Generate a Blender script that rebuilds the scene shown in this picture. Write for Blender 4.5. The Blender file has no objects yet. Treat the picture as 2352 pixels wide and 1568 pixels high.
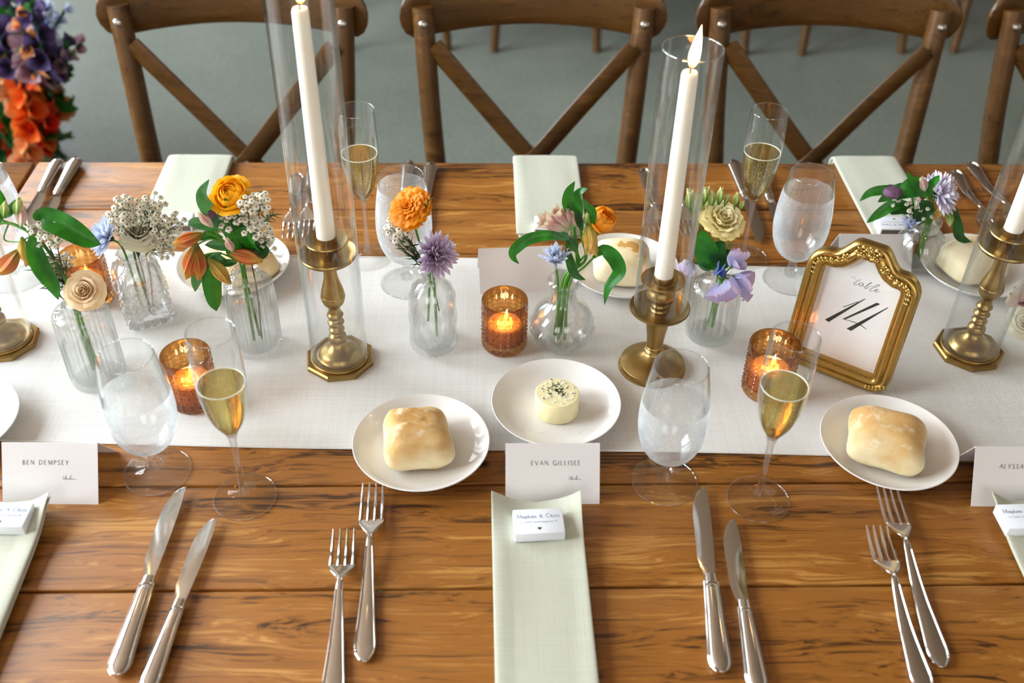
import bpy, bmesh, math, random
from mathutils import Vector, Matrix
R = math.radians
scene = bpy.context.scene
COL = scene.collection
T = 0.76                      # height of the table top in metres

# ------------------------------------------------------------------ camera
FPX, CX, CY, HC = 2450.0, 1176.0, 784.0, 0.88
def _basis():
    n = Vector((1120-CX, 3750-CY, FPX)).normalized()       # straight down, camera coordinates
    x = Vector((91000-CX, 763-CY, FPX)).normalized()
    x = (x - n*x.dot(n)).normalized()
    z = -n
    return x, z.cross(x), z
_bx, _by, _bz = _basis()
EYE = Vector((0, 0, T+HC))
cam_d = bpy.data.cameras.new('camera'); cam = bpy.data.objects.new('camera', cam_d); COL.objects.link(cam)
cam_d.sensor_width = 36; cam_d.lens = 36*FPX/2352; cam_d.clip_start = .02; cam_d.clip_end = 60
_m = Matrix(((_bx[0], -_bx[1], -_bx[2]), (_by[0], -_by[1], -_by[2]), (_bz[0], -_bz[1], -_bz[2])))
cam.matrix_world = Matrix.Translation(EYE) @ _m.to_4x4()
cam_d.dof.use_dof = True; cam_d.dof.focus_distance = 1.30; cam_d.dof.aperture_fstop = 4.0
scene.camera = cam
def ray(px, py):
    c = Vector(((px-CX)/FPX, (py-CY)/FPX, 1))
    return Vector((_bx.dot(c), _by.dot(c), _bz.dot(c)))
def G(px, py, z=0.0):         # point of the plane z above the table top
    d = ray(px, py); return EYE + d*((z-HC)/d.z)
def AY(px, py, y):            # point of the ray at world depth y
    d = ray(px, py); return EYE + d*(y/d.y)

# ------------------------------------------------------------------ world, daylight, exposure
w = bpy.data.worlds.new('hall_ambience'); scene.world = w; w.use_nodes = True
w.node_tree.nodes['Background'].inputs[0].default_value = (.86, .93, 1, 1)
w.node_tree.nodes['Background'].inputs[1].default_value = .25
def daylight(name, loc, rot, sx, sy, power, col):
    l = bpy.data.lights.new(name, 'AREA'); l.shape = 'RECTANGLE'; l.size = sx; l.size_y = sy; l.energy = power; l.color = col
    o = bpy.data.objects.new(name, l); COL.objects.link(o); o.location = loc; o.rotation_euler = rot
    return o
DAY = (.84, .93, 1.0)
WIN_LEFT = [(.55, 1.7), (2.55, 1.7), (4.55, 1.7), (6.55, 1.7)]   # centre y, width of the tall windows in the left wall
for yc, wd in WIN_LEFT:
    daylight('window_daylight', (-3.25, yc, 2.25), (0, R(-90), 0), 2.3, wd, 270 if yc < 4 else 105, DAY)
WIN_REAR = [(-1.6, 1.6), (1.2, 1.6)]            # windows in the wall behind the camera
for xc, wd in WIN_REAR:
    daylight('window_daylight', (xc, -3.25, 2.2), (R(90), 0, 0), wd, 2.2, 42, (1, .96, .92))
scene.view_settings.view_transform = 'Standard'; scene.view_settings.look = 'None'
scene.view_settings.gamma = 1; scene.view_settings.use_curve_mapping = False
scene.view_settings.exposure = 0.14
scene.cycles.transparent_max_bounces = 32; scene.cycles.max_bounces = 8; scene.cycles.transmission_bounces = 6
scene.cycles.glossy_bounces = 3; scene.cycles.diffuse_bounces = 3; scene.cycles.adaptive_threshold = .06; scene.cycles.sample_clamp_indirect = 4

# ------------------------------------------------------------------ helpers
def lin(h):
    h = h.lstrip('#'); out = []
    for i in (0, 2, 4):
        c = int(h[i:i+2], 16)/255
        out.append(c/12.92 if c <= .04045 else ((c+.055)/1.055)**2.4)
    return (*out, 1)
def catmull(pts, n=6):
    pts = [Vector(p) for p in pts]
    if len(pts) < 3:
        return [pts[0].lerp(pts[-1], i/n) for i in range(n+1)]
    P = [pts[0]*2-pts[1]] + pts + [pts[-1]*2-pts[-2]]; out = []
    for i in range(1, len(P)-2):
        for k in range(n):
            t = k/n; a, b, c, d = P[i-1], P[i], P[i+1], P[i+2]
            out.append(.5*((2*b)+(c-a)*t+(2*a-5*b+4*c-d)*t*t+(3*b-a-3*c+d)*t**3))
    out.append(pts[-1]); return out
def rot_to(axis):
    return Vector((0, 0, 1)).rotation_difference(Vector(axis).normalized()).to_matrix().to_4x4()
def TR(x, y=None, z=None):
    return Matrix.Translation(Vector(x) if y is None else Vector((x, y, z)))
def RZ(a): return Matrix.Rotation(a, 4, 'Z')
def RX(a): return Matrix.Rotation(a, 4, 'X')
def RY(a): return Matrix.Rotation(a, 4, 'Y')
def SC(s, t=None, u=None):
    return Matrix.Diagonal((s, s if t is None else t, s if u is None else u, 1))

class MB:
    def __init__(s): s.v = []; s.f = []
    def add(s, vs, fs, M=None):
        o = len(s.v)
        s.v += [tuple(M @ Vector(p)) for p in vs] if M is not None else [tuple(p) for p in vs]
        s.f += [tuple(i+o for i in q) for q in fs]; return s
    def lathe(s, prof, seg=40, mod=None, M=None):
        vs, fs, rings = [], [], []
        for r, z in prof:
            if r < 1e-6:
                rings.append([len(vs)]); vs.append((0, 0, z))
            else:
                rings.append(list(range(len(vs), len(vs)+seg)))
                for k in range(seg):
                    a = 2*math.pi*k/seg; q = r*(mod(a, z) if mod else 1)
                    vs.append((q*math.cos(a), q*math.sin(a), z))
        for A, B in zip(rings, rings[1:]):
            for k in range(seg):
                j = (k+1) % seg
                if len(A) == 1 and len(B) == 1: continue
                if len(A) == 1: fs.append((A[0], B[k], B[j]))
                elif len(B) == 1: fs.append((A[k], B[0], A[j]))
                else: fs.append((A[k], B[k], B[j], A[j]))
        return s.add(vs, fs, M)
    def tube(s, pts, r, seg=8, caps=True, M=None, flat=1.0, up=None):
        pts = [Vector(p) for p in pts]; n = len(pts); vs, fs = [], []
        rr = r if isinstance(r, (list, tuple)) else [r]*n
        ref = Vector(up) if up else None
        prev = None
        for i, p in enumerate(pts):
            t = (pts[min(i+1, n-1)]-pts[max(i-1, 0)]).normalized()
            if ref is not None: nx = ref - t*ref.dot(t)
            elif prev is None:
                nx = t.orthogonal()
            else: nx = prev - t*prev.dot(t)
            nx.normalize(); prev = nx; ny = t.cross(nx)
            for k in range(seg):
                a = 2*math.pi*k/seg; vs.append(p+nx*(rr[i]*flat*math.cos(a))+ny*(rr[i]*math.sin(a)))
        for i in range(n-1):
            for k in range(seg):
                j = (k+1) % seg; fs.append((i*seg+k, i*seg+j, (i+1)*seg+j, (i+1)*seg+k))
        if caps:
            fs.append(tuple(range(seg))[::-1]); fs.append(tuple(range((n-1)*seg, n*seg)))
        return s.add(vs, fs, M)
    def loft(s, loops, M=None, caps=True):      # closed loops of equal length
        m = len(loops[0]); vs = [p for l in loops for p in l]; fs = []
        for i in range(len(loops)-1):
            for k in range(m):
                j = (k+1) % m; fs.append((i*m+k, i*m+j, (i+1)*m+j, (i+1)*m+k))
        if caps:
            fs.append(tuple(range(m))[::-1]); fs.append(tuple(range((len(loops)-1)*m, len(loops)*m)))
        return s.add(vs, fs, M)
    def grid(s, fn, nu, nv, M=None):
        vs = [fn(i/nu, j/nv) for j in range(nv+1) for i in range(nu+1)]; k = nu+1
        fs = [(j*k+i, j*k+i+1, (j+1)*k+i+1, (j+1)*k+i) for j in range(nv) for i in range(nu)]
        return s.add(vs, fs, M)
    def box(s, c, size, b=.002, M=None, seg=2):
        bm = bmesh.new(); bmesh.ops.create_cube(bm, size=1)
        for v in bm.verts: v.co = Vector((v.co.x*size[0], v.co.y*size[1], v.co.z*size[2]))
        if b > 0: bmesh.ops.bevel(bm, geom=bm.edges[:], offset=b, segments=seg, affect='EDGES', profile=.5)
        bm.verts.index_update()
        q = TR(c) if M is None else M @ TR(c)
        s.add([v.co[:] for v in bm.verts], [[v.index for v in f.verts] for f in bm.faces], q); bm.free(); return s
    def poly(s, pts, M=None):
        return s.add(pts, [tuple(range(len(pts)))], M)
    def ribbon(s, pts, wd, M=None, z=0):        # flat ink stroke in the xy plane
        pts = [Vector((p[0], p[1])) for p in pts]; n = len(pts); vs, fs = [], []
        ww = wd if isinstance(wd, (list, tuple)) else [wd]*n
        for i, p in enumerate(pts):
            t = (pts[min(i+1, n-1)]-pts[max(i-1, 0)]).normalized(); nn = Vector((-t.y, t.x))*ww[i]/2
            vs += [(p.x+nn.x, p.y+nn.y, z), (p.x-nn.x, p.y-nn.y, z)]
        for i in range(n-1): fs.append((2*i, 2*i+1, 2*i+3, 2*i+2))
        return s.add(vs, fs, M)
    def mesh(s, name, mat, smooth=True, recalc=True, sharp=40):
        me = bpy.data.meshes.new(name); me.from_pydata(s.v, [], s.f)
        if recalc:
            bm = bmesh.new(); bm.from_mesh(me); bmesh.ops.recalc_face_normals(bm, faces=bm.faces[:]); bm.to_mesh(me); bm.free()
        if smooth:
            me.shade_smooth()
            if sharp: me.set_sharp_from_angle(angle=R(sharp))
        for m in (mat if isinstance(mat, (list, tuple)) else [mat]): me.materials.append(m)
        me.update(); return me
def obj(name, data, parent=None, M=None):
    o = bpy.data.objects.new(name, data); COL.objects.link(o)
    if parent is not None: o.parent = parent
    if M is not None: o.matrix_local = M
    return o
def part(name, mb, mat, parent, M=None, smooth=True, sharp=40, recalc=True, label=None, stuff=False):
    o = obj(name, mb.mesh(name, mat, smooth, recalc, sharp) if isinstance(mb, MB) else mb, parent, M)
    if label: o['label'] = label
    if stuff: o['kind'] = 'stuff'
    return o
def tag(o, label, cat, group=None):
    o['label'] = label; o['category'] = cat
    if group: o['group'] = group
    return o
def thing(name, label, cat, loc=(0, 0, 0), rz=0, group=None):
    o = bpy.data.objects.new(name, None); COL.objects.link(o); o.empty_display_size = .02
    o.location = loc; o.rotation_euler = (0, 0, rz)
    return tag(o, label, cat, group)
def struct(name, mb, mat, parent=None, **k):
    o = part(name, mb, mat, parent, **k)
    if parent is None: o['kind'] = 'structure'
    return o
def dup(root, label, loc, rz=None, group=None, parent=None):
    r = root.copy(); COL.objects.link(r); r.location = loc
    if rz is not None: r.rotation_euler = (0, 0, rz)
    r['label'] = label
    if group: r['group'] = group
    for ch in root.children:
        c = ch.copy(); COL.objects.link(c); c.parent = r
        for g in ch.children:
            d = g.copy(); COL.objects.link(d); d.parent = c
    return r

# ------------------------------------------------------------------ materials
class NT:
    def __init__(s, name):
        s.m = bpy.data.materials.new(name); s.m.use_nodes = True; s.t = s.m.node_tree; s.n = s.t.nodes; s.n.clear()
        s.out = s.n.new('ShaderNodeOutputMaterial')
    def node(s, typ, **k):
        n = s.n.new('ShaderNode'+typ)
        for a, b in k.items():
            if a.startswith('_'): setattr(n, a[1:], b)
            else: s.put(n.inputs[int(a[1:]) if a[0] == 'i' and a[1:].isdigit() else a.replace('__', ' ')], b)
        return n
    def put(s, sock, b):
        if hasattr(b, 'links') or isinstance(b, bpy.types.NodeSocket): s.t.links.new(b, sock)
        elif isinstance(b, bpy.types.Node): s.t.links.new(b.outputs[0], sock)
        else: sock.default_value = b
    def math(s, op, a, b=None, clamp=False):
        n = s.n.new('ShaderNodeMath'); n.operation = op; n.use_clamp = clamp; s.put(n.inputs[0], a)
        if b is not None: s.put(n.inputs[1], b)
        return n.outputs[0]
    def coords(s, scale=(1, 1, 1), rnd=0.0, kind='Object', rot=(0, 0, 0)):
        tc = s.n.new('ShaderNodeTexCoord'); v = tc.outputs[kind]
        if rnd:
            oi = s.n.new('ShaderNodeObjectInfo'); mul = s.n.new('ShaderNodeVectorMath'); mul.operation = 'MULTIPLY_ADD'
            s.put(mul.inputs[0], oi.outputs['Random']); mul.inputs[1].default_value = (rnd, rnd*.7, rnd*.3); s.put(mul.inputs[2], v); v = mul.outputs[0]
        mp = s.n.new('ShaderNodeMapping'); mp.inputs['Scale'].default_value = scale; mp.inputs['Rotation'].default_value = rot; s.put(mp.inputs[0], v)
        return mp.outputs[0]
    def noise(s, vec, scale=5, detail=4, rough=.5, dist=0.0):
        return s.node('TexNoise', Vector=vec, Scale=scale, Detail=detail, Roughness=rough, Distortion=dist).outputs[0]
    def ramp(s, fac, stops, interp='LINEAR'):
        n = s.n.new('ShaderNodeValToRGB'); e = n.color_ramp.elements; n.color_ramp.interpolation = interp
        while len(e) > 1: e.remove(e[-1])
        for i, (p, c) in enumerate(stops):
            if i == 0: q = e[0]; q.position = p
            else: q = e.new(p)
            q.color = lin(c) if isinstance(c, str) else ((c, c, c, 1) if not isinstance(c, tuple) else c)
        s.put(n.inputs[0], fac); return n.outputs[0]
    def mix(s, fac, a, b, blend='MIX'):
        n = s.n.new('ShaderNodeMix'); n.data_type = 'RGBA'; n.blend_type = blend
        s.put(n.inputs[0], fac); s.put(n.inputs[6], lin(a) if isinstance(a, str) else a); s.put(n.inputs[7], lin(b) if isinstance(b, str) else b)
        return n.outputs[2]
    def bump(s, h, strength=.2, dist=.002):
        return s.node('Bump', Height=h, Strength=strength, Distance=dist).outputs[0]
    def bsdf(s, color, rough=.5, metal=0.0, normal=None, **k):
        n = s.n.new('ShaderNodeBsdfPrincipled')
        s.put(n.inputs['Base Color'], lin(color) if isinstance(color, str) else color)
        s.put(n.inputs['Roughness'], rough); s.put(n.inputs['Metallic'], metal)
        if normal is not None: s.put(n.inputs['Normal'], normal)
        for a, b in k.items(): s.put(n.inputs[a.replace('__', ' ')], b)
        return n.outputs[0]
    def mixs(s, fac, a, b):
        n = s.n.new('ShaderNodeMixShader'); s.put(n.inputs[0], fac); s.put(n.inputs[1], a); s.put(n.inputs[2], b); return n.outputs[0]
    def done(s, sh):
        s.put(s.out.inputs[0], sh); return s.m

def fres(t, lo=.035, hi=.9, p=4.0, normal=None):
    lw = t.node('LayerWeight', Blend=.5)
    if normal is not None: t.put(lw.inputs['Normal'], normal)
    return lw.outputs['Facing'], t.math('ADD', t.math('MULTIPLY', t.math('POWER', lw.outputs['Facing'], p), hi), lo)
def thin_glass(name, tint, edge, rough=.02, lo=.028, hi=.8, bump=None, glass=0.0, ior=1.45, smear=0.0):
    t = NT(name); nm = None
    if bump: nm = t.bump(t.noise(t.coords((1, 1, 1), 3), bump[0], 1), bump[1], .002)
    fac, fr = fres(t, lo, hi, 4.0, nm)
    c = t.mix(t.math('POWER', fac, 3.0), (*tint, 1), (*edge, 1))
    a = t.node('BsdfTransparent', Color=c).outputs[0]
    g = t.node('BsdfGlossy', Color=(1, 1, 1, 1), Roughness=rough)
    if nm is not None: t.put(g.inputs['Normal'], nm)
    if glass:
        gl = t.node('BsdfGlass', Color=(*[min(1, q*1.02) for q in tint], 1), Roughness=.0, IOR=ior)
        if nm is not None: t.put(gl.inputs['Normal'], nm)
        a = t.mixs(glass, a, gl.outputs[0])
    if smear:
        d = t.mixs(.5, t.node('BsdfDiffuse', Color=(.95, .97, 1, 1)).outputs[0], t.node('BsdfTranslucent', Color=(.95, .97, 1, 1)).outputs[0])
        sp = t.math('MULTIPLY', t.ramp(t.noise(t.coords((1, 1, 1), 9), 900, 1, .6), [(.30, .75), (.66, 1.0)]), smear)
        pt = t.ramp(t.noise(t.coords((1, 1, 1), 9), 70, 2, .6), [(.30, .72), (.65, 1.0)])
        sp = t.math('MULTIPLY', t.math('MULTIPLY', sp, pt), t.math('ADD', t.math('MULTIPLY', fac, 1.25), .26), True)
        a = t.mixs(sp, a, d)
    return t.done(t.mixs(fr, a, g.outputs[0]))

def wood(name, dark, mid, light, rough=.38, gx=1.0, knots=True, bump=.25, rnd=11, con=1.0):
    t = NT(name)
    v2 = t.coords((1.5*gx, 6, 6), rnd); warp = t.noise(v2, 1.7, 3, .55, 0.0)
    def wv(scale, k): return t.node('VectorMath', _operation='MULTIPLY_ADD', i0=warp, i1=(0, k, k), i2=t.coords(scale, rnd)).outputs[0]
    grain = t.noise(wv((1.6*gx, 40, 40), 6), 1.0, 5, .66, 0.0)
    fine = t.noise(wv((7*gx, 330, 330), 30), 1.0, 2, .65)
    broad = t.noise(t.coords((1.1*gx, 5, 5), rnd+3), 1.5, 3, .5)
    f = t.math('ADD', t.math('ADD', t.math('MULTIPLY', grain, .54), t.math('MULTIPLY', fine, .28)), t.math('MULTIPLY', broad, .20))
    k = .5/con
    c = t.ramp(f, [(.51-.20*k, dark), (.51-.05*k, mid), (.51+.07*k, mid), (.51+.22*k, light)])
    crack = t.noise(wv((3.2*gx, 120, 120), 11), 1.0, 3, .7)
    c = t.mix(t.math('MULTIPLY', t.ramp(crack, [(.56, 0.0), (.70, 1.0)]), .62), c, t.mix(.45, dark, '#140902'))
    if knots:
        vo = t.node('TexVoronoi', Vector=t.coords((4.2, 6.5, 0), rnd+5), Scale=1.0, Randomness=1.0).outputs['Distance']
        ms = t.ramp(t.noise(t.coords((2.2, 2.2, 0), rnd+9), 1.3, 1, .5), [(.55, 0.0), (.58, 1.0)])
        c = t.mix(t.math('MULTIPLY', t.ramp(vo, [(.030, 1.0), (.055, 0.0)]), ms), c, '#1a0c04')
    nm = t.bump(fine, bump*.6, .0010)
    rg = t.math('ADD', t.math('MULTIPLY', grain, .25), rough-.12)
    return t.done(t.bsdf(c, rg, 0, nm, Specular__IOR__Level=.5))
def cloth(name, base, alt, pitch, bump=.6, slub=.5):
    t = NT(name)
    k = 2*math.pi/pitch
    wx = t.node('TexWave', _wave_type='BANDS', _bands_direction='X', Vector=t.coords((1, 1, 1)), Scale=k/20, Distortion=0.0).outputs[1]
    wy = t.node('TexWave', _wave_type='BANDS', _bands_direction='Y', Vector=t.coords((1, 1, 1)), Scale=k/20, Distortion=0.0).outputs[1]
    weave = t.math('MULTIPLY', wx, wy)
    s1 = t.noise(t.coords((6, 420, 60)), 1.5, 2, .6); s2 = t.noise(t.coords((420, 6, 60)), 1.5, 2, .6)
    sl = t.ramp(t.math('MULTIPLY', t.math('ADD', s1, s2), .5), [(.36, 0.0), (.62, 1.0)])
    c = t.mix(t.math('MULTIPLY', sl, slub), base, alt)
    c = t.mix(t.math('MULTIPLY', t.math('SUBTRACT', 1.0, weave), .22), c, t.mix(.5, base, '#8d7f6c'))
    return t.done(t.bsdf(c, .9, 0, t.bump(weave, bump, .0006), Sheen__Weight=.15))
def metal(name, c1, c2, rough=.3, scale=60, bump=0.0, var=.5):
    t = NT(name); n = t.noise(t.coords((1, 1, 1), 4), scale, 5, .6)
    c = t.mix(t.math('MULTIPLY', n, var*2, True), c1, c2)
    rg = t.math('ADD', t.math('MULTIPLY', n, .12), rough-.05)
    return t.done(t.bsdf(c, rg, 1.0, t.bump(n, bump, .0005) if bump else None))
def plain(name, c1, c2, rough=.5, scale=30, bump=.05, **k):
    t = NT(name); n = t.noise(t.coords((1, 1, 1), 5), scale, 5, .55)
    return t.done(t.bsdf(t.mix(n, c1, c2), rough, 0, t.bump(n, bump, .001) if bump else None, **k))
def petal_mat(name, stops, axis=2, rough=.55, trans=.35, vein=.15, lo=0.0, hi=1.0):
    t = NT(name); sep = t.node('SeparateXYZ', Vector=t.node('TexCoord').outputs['Object'])
    n = t.noise(t.coords((26, 3, 3), 4), 1.0, 3, .5)
    f = t.math('ADD', sep.outputs[axis], t.math('MULTIPLY', t.math('SUBTRACT', n, .5), vein))
    c = t.ramp(f, stops)
    b = t.bsdf(c, rough, 0, t.bump(n, .15, .0006), Specular__IOR__Level=.3)
    return t.done(t.mixs(trans, b, t.node('BsdfTranslucent', Color=c).outputs[0]))
def leaf_mat(name, c1, c2, rough=.38):
    t = NT(name); n = t.noise(t.coords((40, 40, 40), 5), 1.5, 3, .5)
    c = t.mix(t.ramp(n, [(.3, 0.0), (.7, 1.0)]), c1, c2)
    b = t.bsdf(c, rough, 0, t.bump(n, .12, .001))
    return t.done(t.mixs(.22, b, t.node('BsdfTranslucent', Color=t.mix(.5, c, '#4f9a10')).outputs[0]))

M_TABLE = wood('oiled_farm_table_wood', '#3f230a', '#945c20', '#b7823e')
M_CHAIR = wood('walnut_stained_chair_wood', '#331d07', '#5a3a15', '#7a5424', .34, 1.5, False, .1, 11, .7)
M_FLOOR = None
def _floor():
    t = NT('polished_concrete'); n1 = t.noise(t.coords((1, 1, 1)), .9, 6, .6); n2 = t.noise(t.coords((1, 1, 1)), 60, 4, .6)
    c = t.ramp(t.math('ADD', t.math('MULTIPLY', n1, .6), t.math('MULTIPLY', n2, .4)), [(.3, '#5b625a'), (.5, '#747b71'), (.7, '#8a8d82')])
    return t.done(t.bsdf(c, .42, 0, t.bump(n2, .1, .001)))
M_FLOOR = _floor()
M_WALL = plain('warm_plaster', '#b3aca2', '#c6bfb4', .85, 6)
M_BRICK = plain('warm_brick_wall', '#6d4a34', '#8a6448', .85, 14, .3)
M_CEIL = wood('ceiling_boards_wood', '#7a6350', '#947c66', '#a89280', .6, .6, False)
M_WFRAME = plain('painted_window_frame', '#3b3a38', '#4a4946', .5, 20)
M_RUNNER = cloth('white_linen_runner', '#e6e2dc', '#f6f3ee', .0014, .7, .7)
M_NAPKIN = cloth('sage_linen_napkin', '#c9cbb6', '#dcdecd', .0011, .5, .6)
M_PAPER = plain('card_stock', '#e4dedc', '#eae5e2', .75, 400, .03)
M_BOXW = plain('matchbox_card', '#e9ebf2', '#f0f2f8', .55, 300, .02)
M_BOXS = plain('matchbox_striker', '#5a5048', '#7c7066', .8, 900, .1)
M_INK = plain('charcoal_ink', '#4a3f42', '#5a4d50', .7, 300, .02)
M_INKB = plain('blue_grey_ink', '#6f7f9c', '#7c8ba6', .7, 300, .02)
M_INKG = plain('grey_green_foil', '#3d4742', '#515c58', .25, 40, .02, Metallic=.6)
M_INKD = plain('dark_ink', '#241626', '#2c1c30', .6, 300, .02)
M_PORC = plain('white_porcelain', '#eeeae6', '#f3f0ec', .1, 8, 0)
M_BRASS = metal('antique_brass', '#b39660', '#957b48', .33, 90, .05)
M_GOLD = metal('gilded_frame', '#cdac66', '#ac8a46', .3, 140, .1)
M_STEEL = metal('polished_steel', '#e6e1dc', '#d8d2cc', .1, 30)
M_BOLT = metal('nickel_bolt', '#d8d4cc', '#b8b2a8', .25, 60)
M_GLASS = thin_glass('clear_glassware', (.994, .996, .996), (.80, .84, .84))
M_STEM = thin_glass('clear_glass_stem', (.994, .996, .996), (.78, .83, .83), lo=.07, hi=.85, glass=.15)
M_HURR = thin_glass('hurricane_glass', (.994, .997, .997), (.80, .85, .85), lo=.04, hi=.9)
M_VASE = thin_glass('pressed_glass', (.994, .997, .996), (.72, .79, .77), lo=.06, hi=.95, glass=.14)
M_CUT = thin_glass('cut_crystal_glass', (.992, .996, .994), (.82, .88, .86), lo=.12, hi=.9, glass=.28)
M_AMBER = thin_glass('amber_glass', (.78, .53, .27), (.28, .12, .04), lo=.04, hi=.7, rough=.04, glass=.3)
M_WATER = thin_glass('still_water', (.997, .999, .999), (.95, .97, .97), lo=.03, hi=.5, glass=.06, ior=1.33)
M_COND = thin_glass('misted_glass', (.98, .99, .99), (.8, .85, .86), lo=.04, hi=.5, rough=.12, smear=.52)
M_CHAMP = thin_glass('champagne', (.90, .84, .52), (.74, .66, .30), lo=.03, hi=.4, glass=.55, ior=1.33)
M_BUBBLE = plain('champagne_foam', '#f0ead0', '#fbf7e6', .4, 200, .05)
def _wax(name, c, e, es):
    t = NT(name); n = t.noise(t.coords((1, 1, 1), 5), 40, 3)
    return t.done(t.bsdf(t.mix(n, c, '#fffaf0'), .45, 0, None, Subsurface__Weight=.35, Subsurface__Radius=(.02, .012, .006), Subsurface__Scale=.6))
M_WAX = _wax('ivory_candle_wax', '#f6ead8', 0, 0)
M_TEAL = _wax('tealight_wax', '#fbe6c0', 0, 0)
M_WICK = plain('burnt_wick', '#15100c', '#2a1d14', .9, 200)
def _flame():
    t = NT('candle_flame'); sep = t.node('SeparateXYZ', Vector=t.node('TexCoord').outputs['Object'])
    c = t.ramp(sep.outputs[2], [(0.0, '#ff8a1e'), (.25, '#ffc46a'), (.55, '#fff0cf'), (1.0, '#ffd48a')])
    return t.done(t.node('Emission', Color=c, Strength=14.0).outputs[0])
M_FLAME = _flame(); M_FLAME.cycles.emission_sampling = 'NONE'
def _bread(name, pale, gold, top):
    t = NT(name); sep = t.node('SeparateXYZ', Vector=t.node('TexCoord').outputs['Object'])
    n = t.noise(t.coords((1, 1, 1), 3), 55, 6, .65); n2 = t.noise(t.coords((1, 1, 1), 8), 22, 4, .6)
    f = t.math('ADD', t.math('MULTIPLY', sep.outputs[2], 19.0), t.math('MULTIPLY', t.math('SUBTRACT', n2, .5), 1.3))
    c = t.ramp(f, [(.03, gold), (.14, pale), (top-.30, pale), (top+.12, gold), (top+.45, '#cc9850')])
    c = t.mix(t.ramp(n, [(.54, 0.0), (.66, .7)]), c, '#f4e6c8')
    return t.done(t.bsdf(c, .75, 0, t.bump(t.math('ADD', n, n2), .5, .0015), Subsurface__Weight=.12, Subsurface__Radius=(.01, .006, .003), Subsurface__Scale=.4))
M_BREAD = _bread('ciabatta_crust', '#eedcb0', '#e0b678', .62)
M_BREADP = _bread('pale_roll_crust', '#efe1bc', '#e6cb96', 1.1)
M_BUTTER = plain('pale_butter', '#f2e4ac', '#f7ecc0', .45, 60, .1, Subsurface__Weight=.2, Subsurface__Radius=(.01, .008, .004), Subsurface__Scale=.4)
M_HERB = plain('dried_herb', '#2c3a1e', '#4a5630', .8, 300)
M_SALT = plain('salt_flake', '#f4f2ec', '#ffffff', .3, 300)
M_LEAF = leaf_mat('glossy_green_leaf', '#0f5a10', '#2c8a1c')
M_LEAFD = leaf_mat('deep_green_leaf', '#0c3a14', '#1f5f22')
M_LEAFG = leaf_mat('grey_green_leaf', '#2f6a3c', '#5d9162')
M_NEEDLE = leaf_mat('needle_green', '#27401f', '#3f6230', .5)
M_STEMG = leaf_mat('green_flower_stem', '#3f7d22', '#6aa63a', .45)
M_TWIG = plain('brown_twig', '#3c2c20', '#5a4630', .7, 200)
P_RAN = petal_mat('orange_yellow_ranunculus_petal', [(0, '#e09a00'), (.3, '#f8b208'), (.8, '#ffc42c'), (1, '#ffb010')])
P_ORG = petal_mat('deep_orange_petal', [(0, '#ee9410'), (.35, '#fba018'), (.9, '#ffb038'), (1, '#f79010')])
P_ROSE = petal_mat('peach_rose_petal', [(0, '#f7d6a0'), (.4, '#fde3ba'), (.85, '#fff2da'), (1, '#fee8c4')])
P_CREAM = petal_mat('cream_petal', [(0, '#f0e8bc'), (.4, '#f9f4de'), (1, '#fffdf4')])
P_LIS = petal_mat('pale_yellow_lisianthus_petal', [(0, '#fae89a'), (.4, '#fff2ba'), (.8, '#fffae0'), (1, '#fffdf0')], trans=.15)
P_BUD = petal_mat('green_yellow_bud', [(0, '#4d8a32'), (.4, '#96b95a'), (.75, '#d7dc96'), (1, '#e7e6b4')])
P_MUMP = petal_mat('purple_chrysanthemum_petal', [(0, '#b08cac'), (.4, '#c9aeca'), (.8, '#dac8e0'), (1, '#efe8f4')])
P_MUMB = petal_mat('blue_chrysanthemum_petal', [(0, '#d0d6e8'), (.4, '#ced8f0'), (1, '#e4eaf8')])
P_MUML = petal_mat('lilac_chrysanthemum_petal', [(0, '#c9bcd0'), (.4, '#dcd2e6'), (1, '#f2ecf6')])
P_PEA = petal_mat('lavender_sweet_pea_petal', [(0, '#dcdcf4'), (.4, '#d2d0f4'), (.75, '#dccfee'), (1, '#e8c4da')])
P_PEAB = petal_mat('blue_sweet_pea_petal', [(0, '#5f84c8'), (.5, '#6f8fd4'), (1, '#93a4e0')])
P_ALS = petal_mat('orange_striped_alstroemeria_petal', [(0, '#6d6a22'), (.2, '#b58a3a'), (.45, '#d67a48'), (.75, '#dd9a4c'), (1, '#c9b050')], vein=.5)
P_ALSP = petal_mat('pink_alstroemeria_petal', [(0, '#b9c98a'), (.3, '#f0dcc8'), (.65, '#e8b8b2'), (1, '#e8e2bc')], vein=.6)
P_ALSY = petal_mat('yellow_alstroemeria_petal', [(0, '#a8a84a'), (.4, '#e6c86a'), (.75, '#e0b060'), (1, '#b99a4c')], vein=.6)
P_WAX = petal_mat('white_waxflower_petal', [(-.2, '#efe8cc'), (.3, '#f9f3e0'), (1, '#fffdf6')], rough=.4)
M_WAXC = plain('maroon_waxflower_centre', '#5a2410', '#7d4a1c', .5, 300)
M_MUMC = plain('green_gold_disc', '#8a8a3a', '#b5a04a', .7, 500, .3)
M_SCAB = plain('plum_scabiosa_head', '#5a3a52', '#7d5878', .7, 500, .4)
P_ORED = petal_mat('orange_red_snapdragon_petal', [(0, '#c23a08'), (.5, '#ee5a12'), (1, '#f58a3c')])
P_RED = petal_mat('red_petal', [(0, '#9c1408'), (.5, '#d81e0c'), (1, '#f03a18')])
P_PEACH = petal_mat('peach_snapdragon_petal', [(0, '#d9783a'), (.5, '#f09a58'), (1, '#f5b888')])
P_MAUVE = petal_mat('mauve_petal', [(0, '#7d5a72'), (.5, '#a8808e'), (1, '#c8a4a8')])
P_VIOL = petal_mat('dark_violet_petal', [(0, '#2c2040'), (.5, '#4a3a60'), (1, '#6a5a88')])
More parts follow.
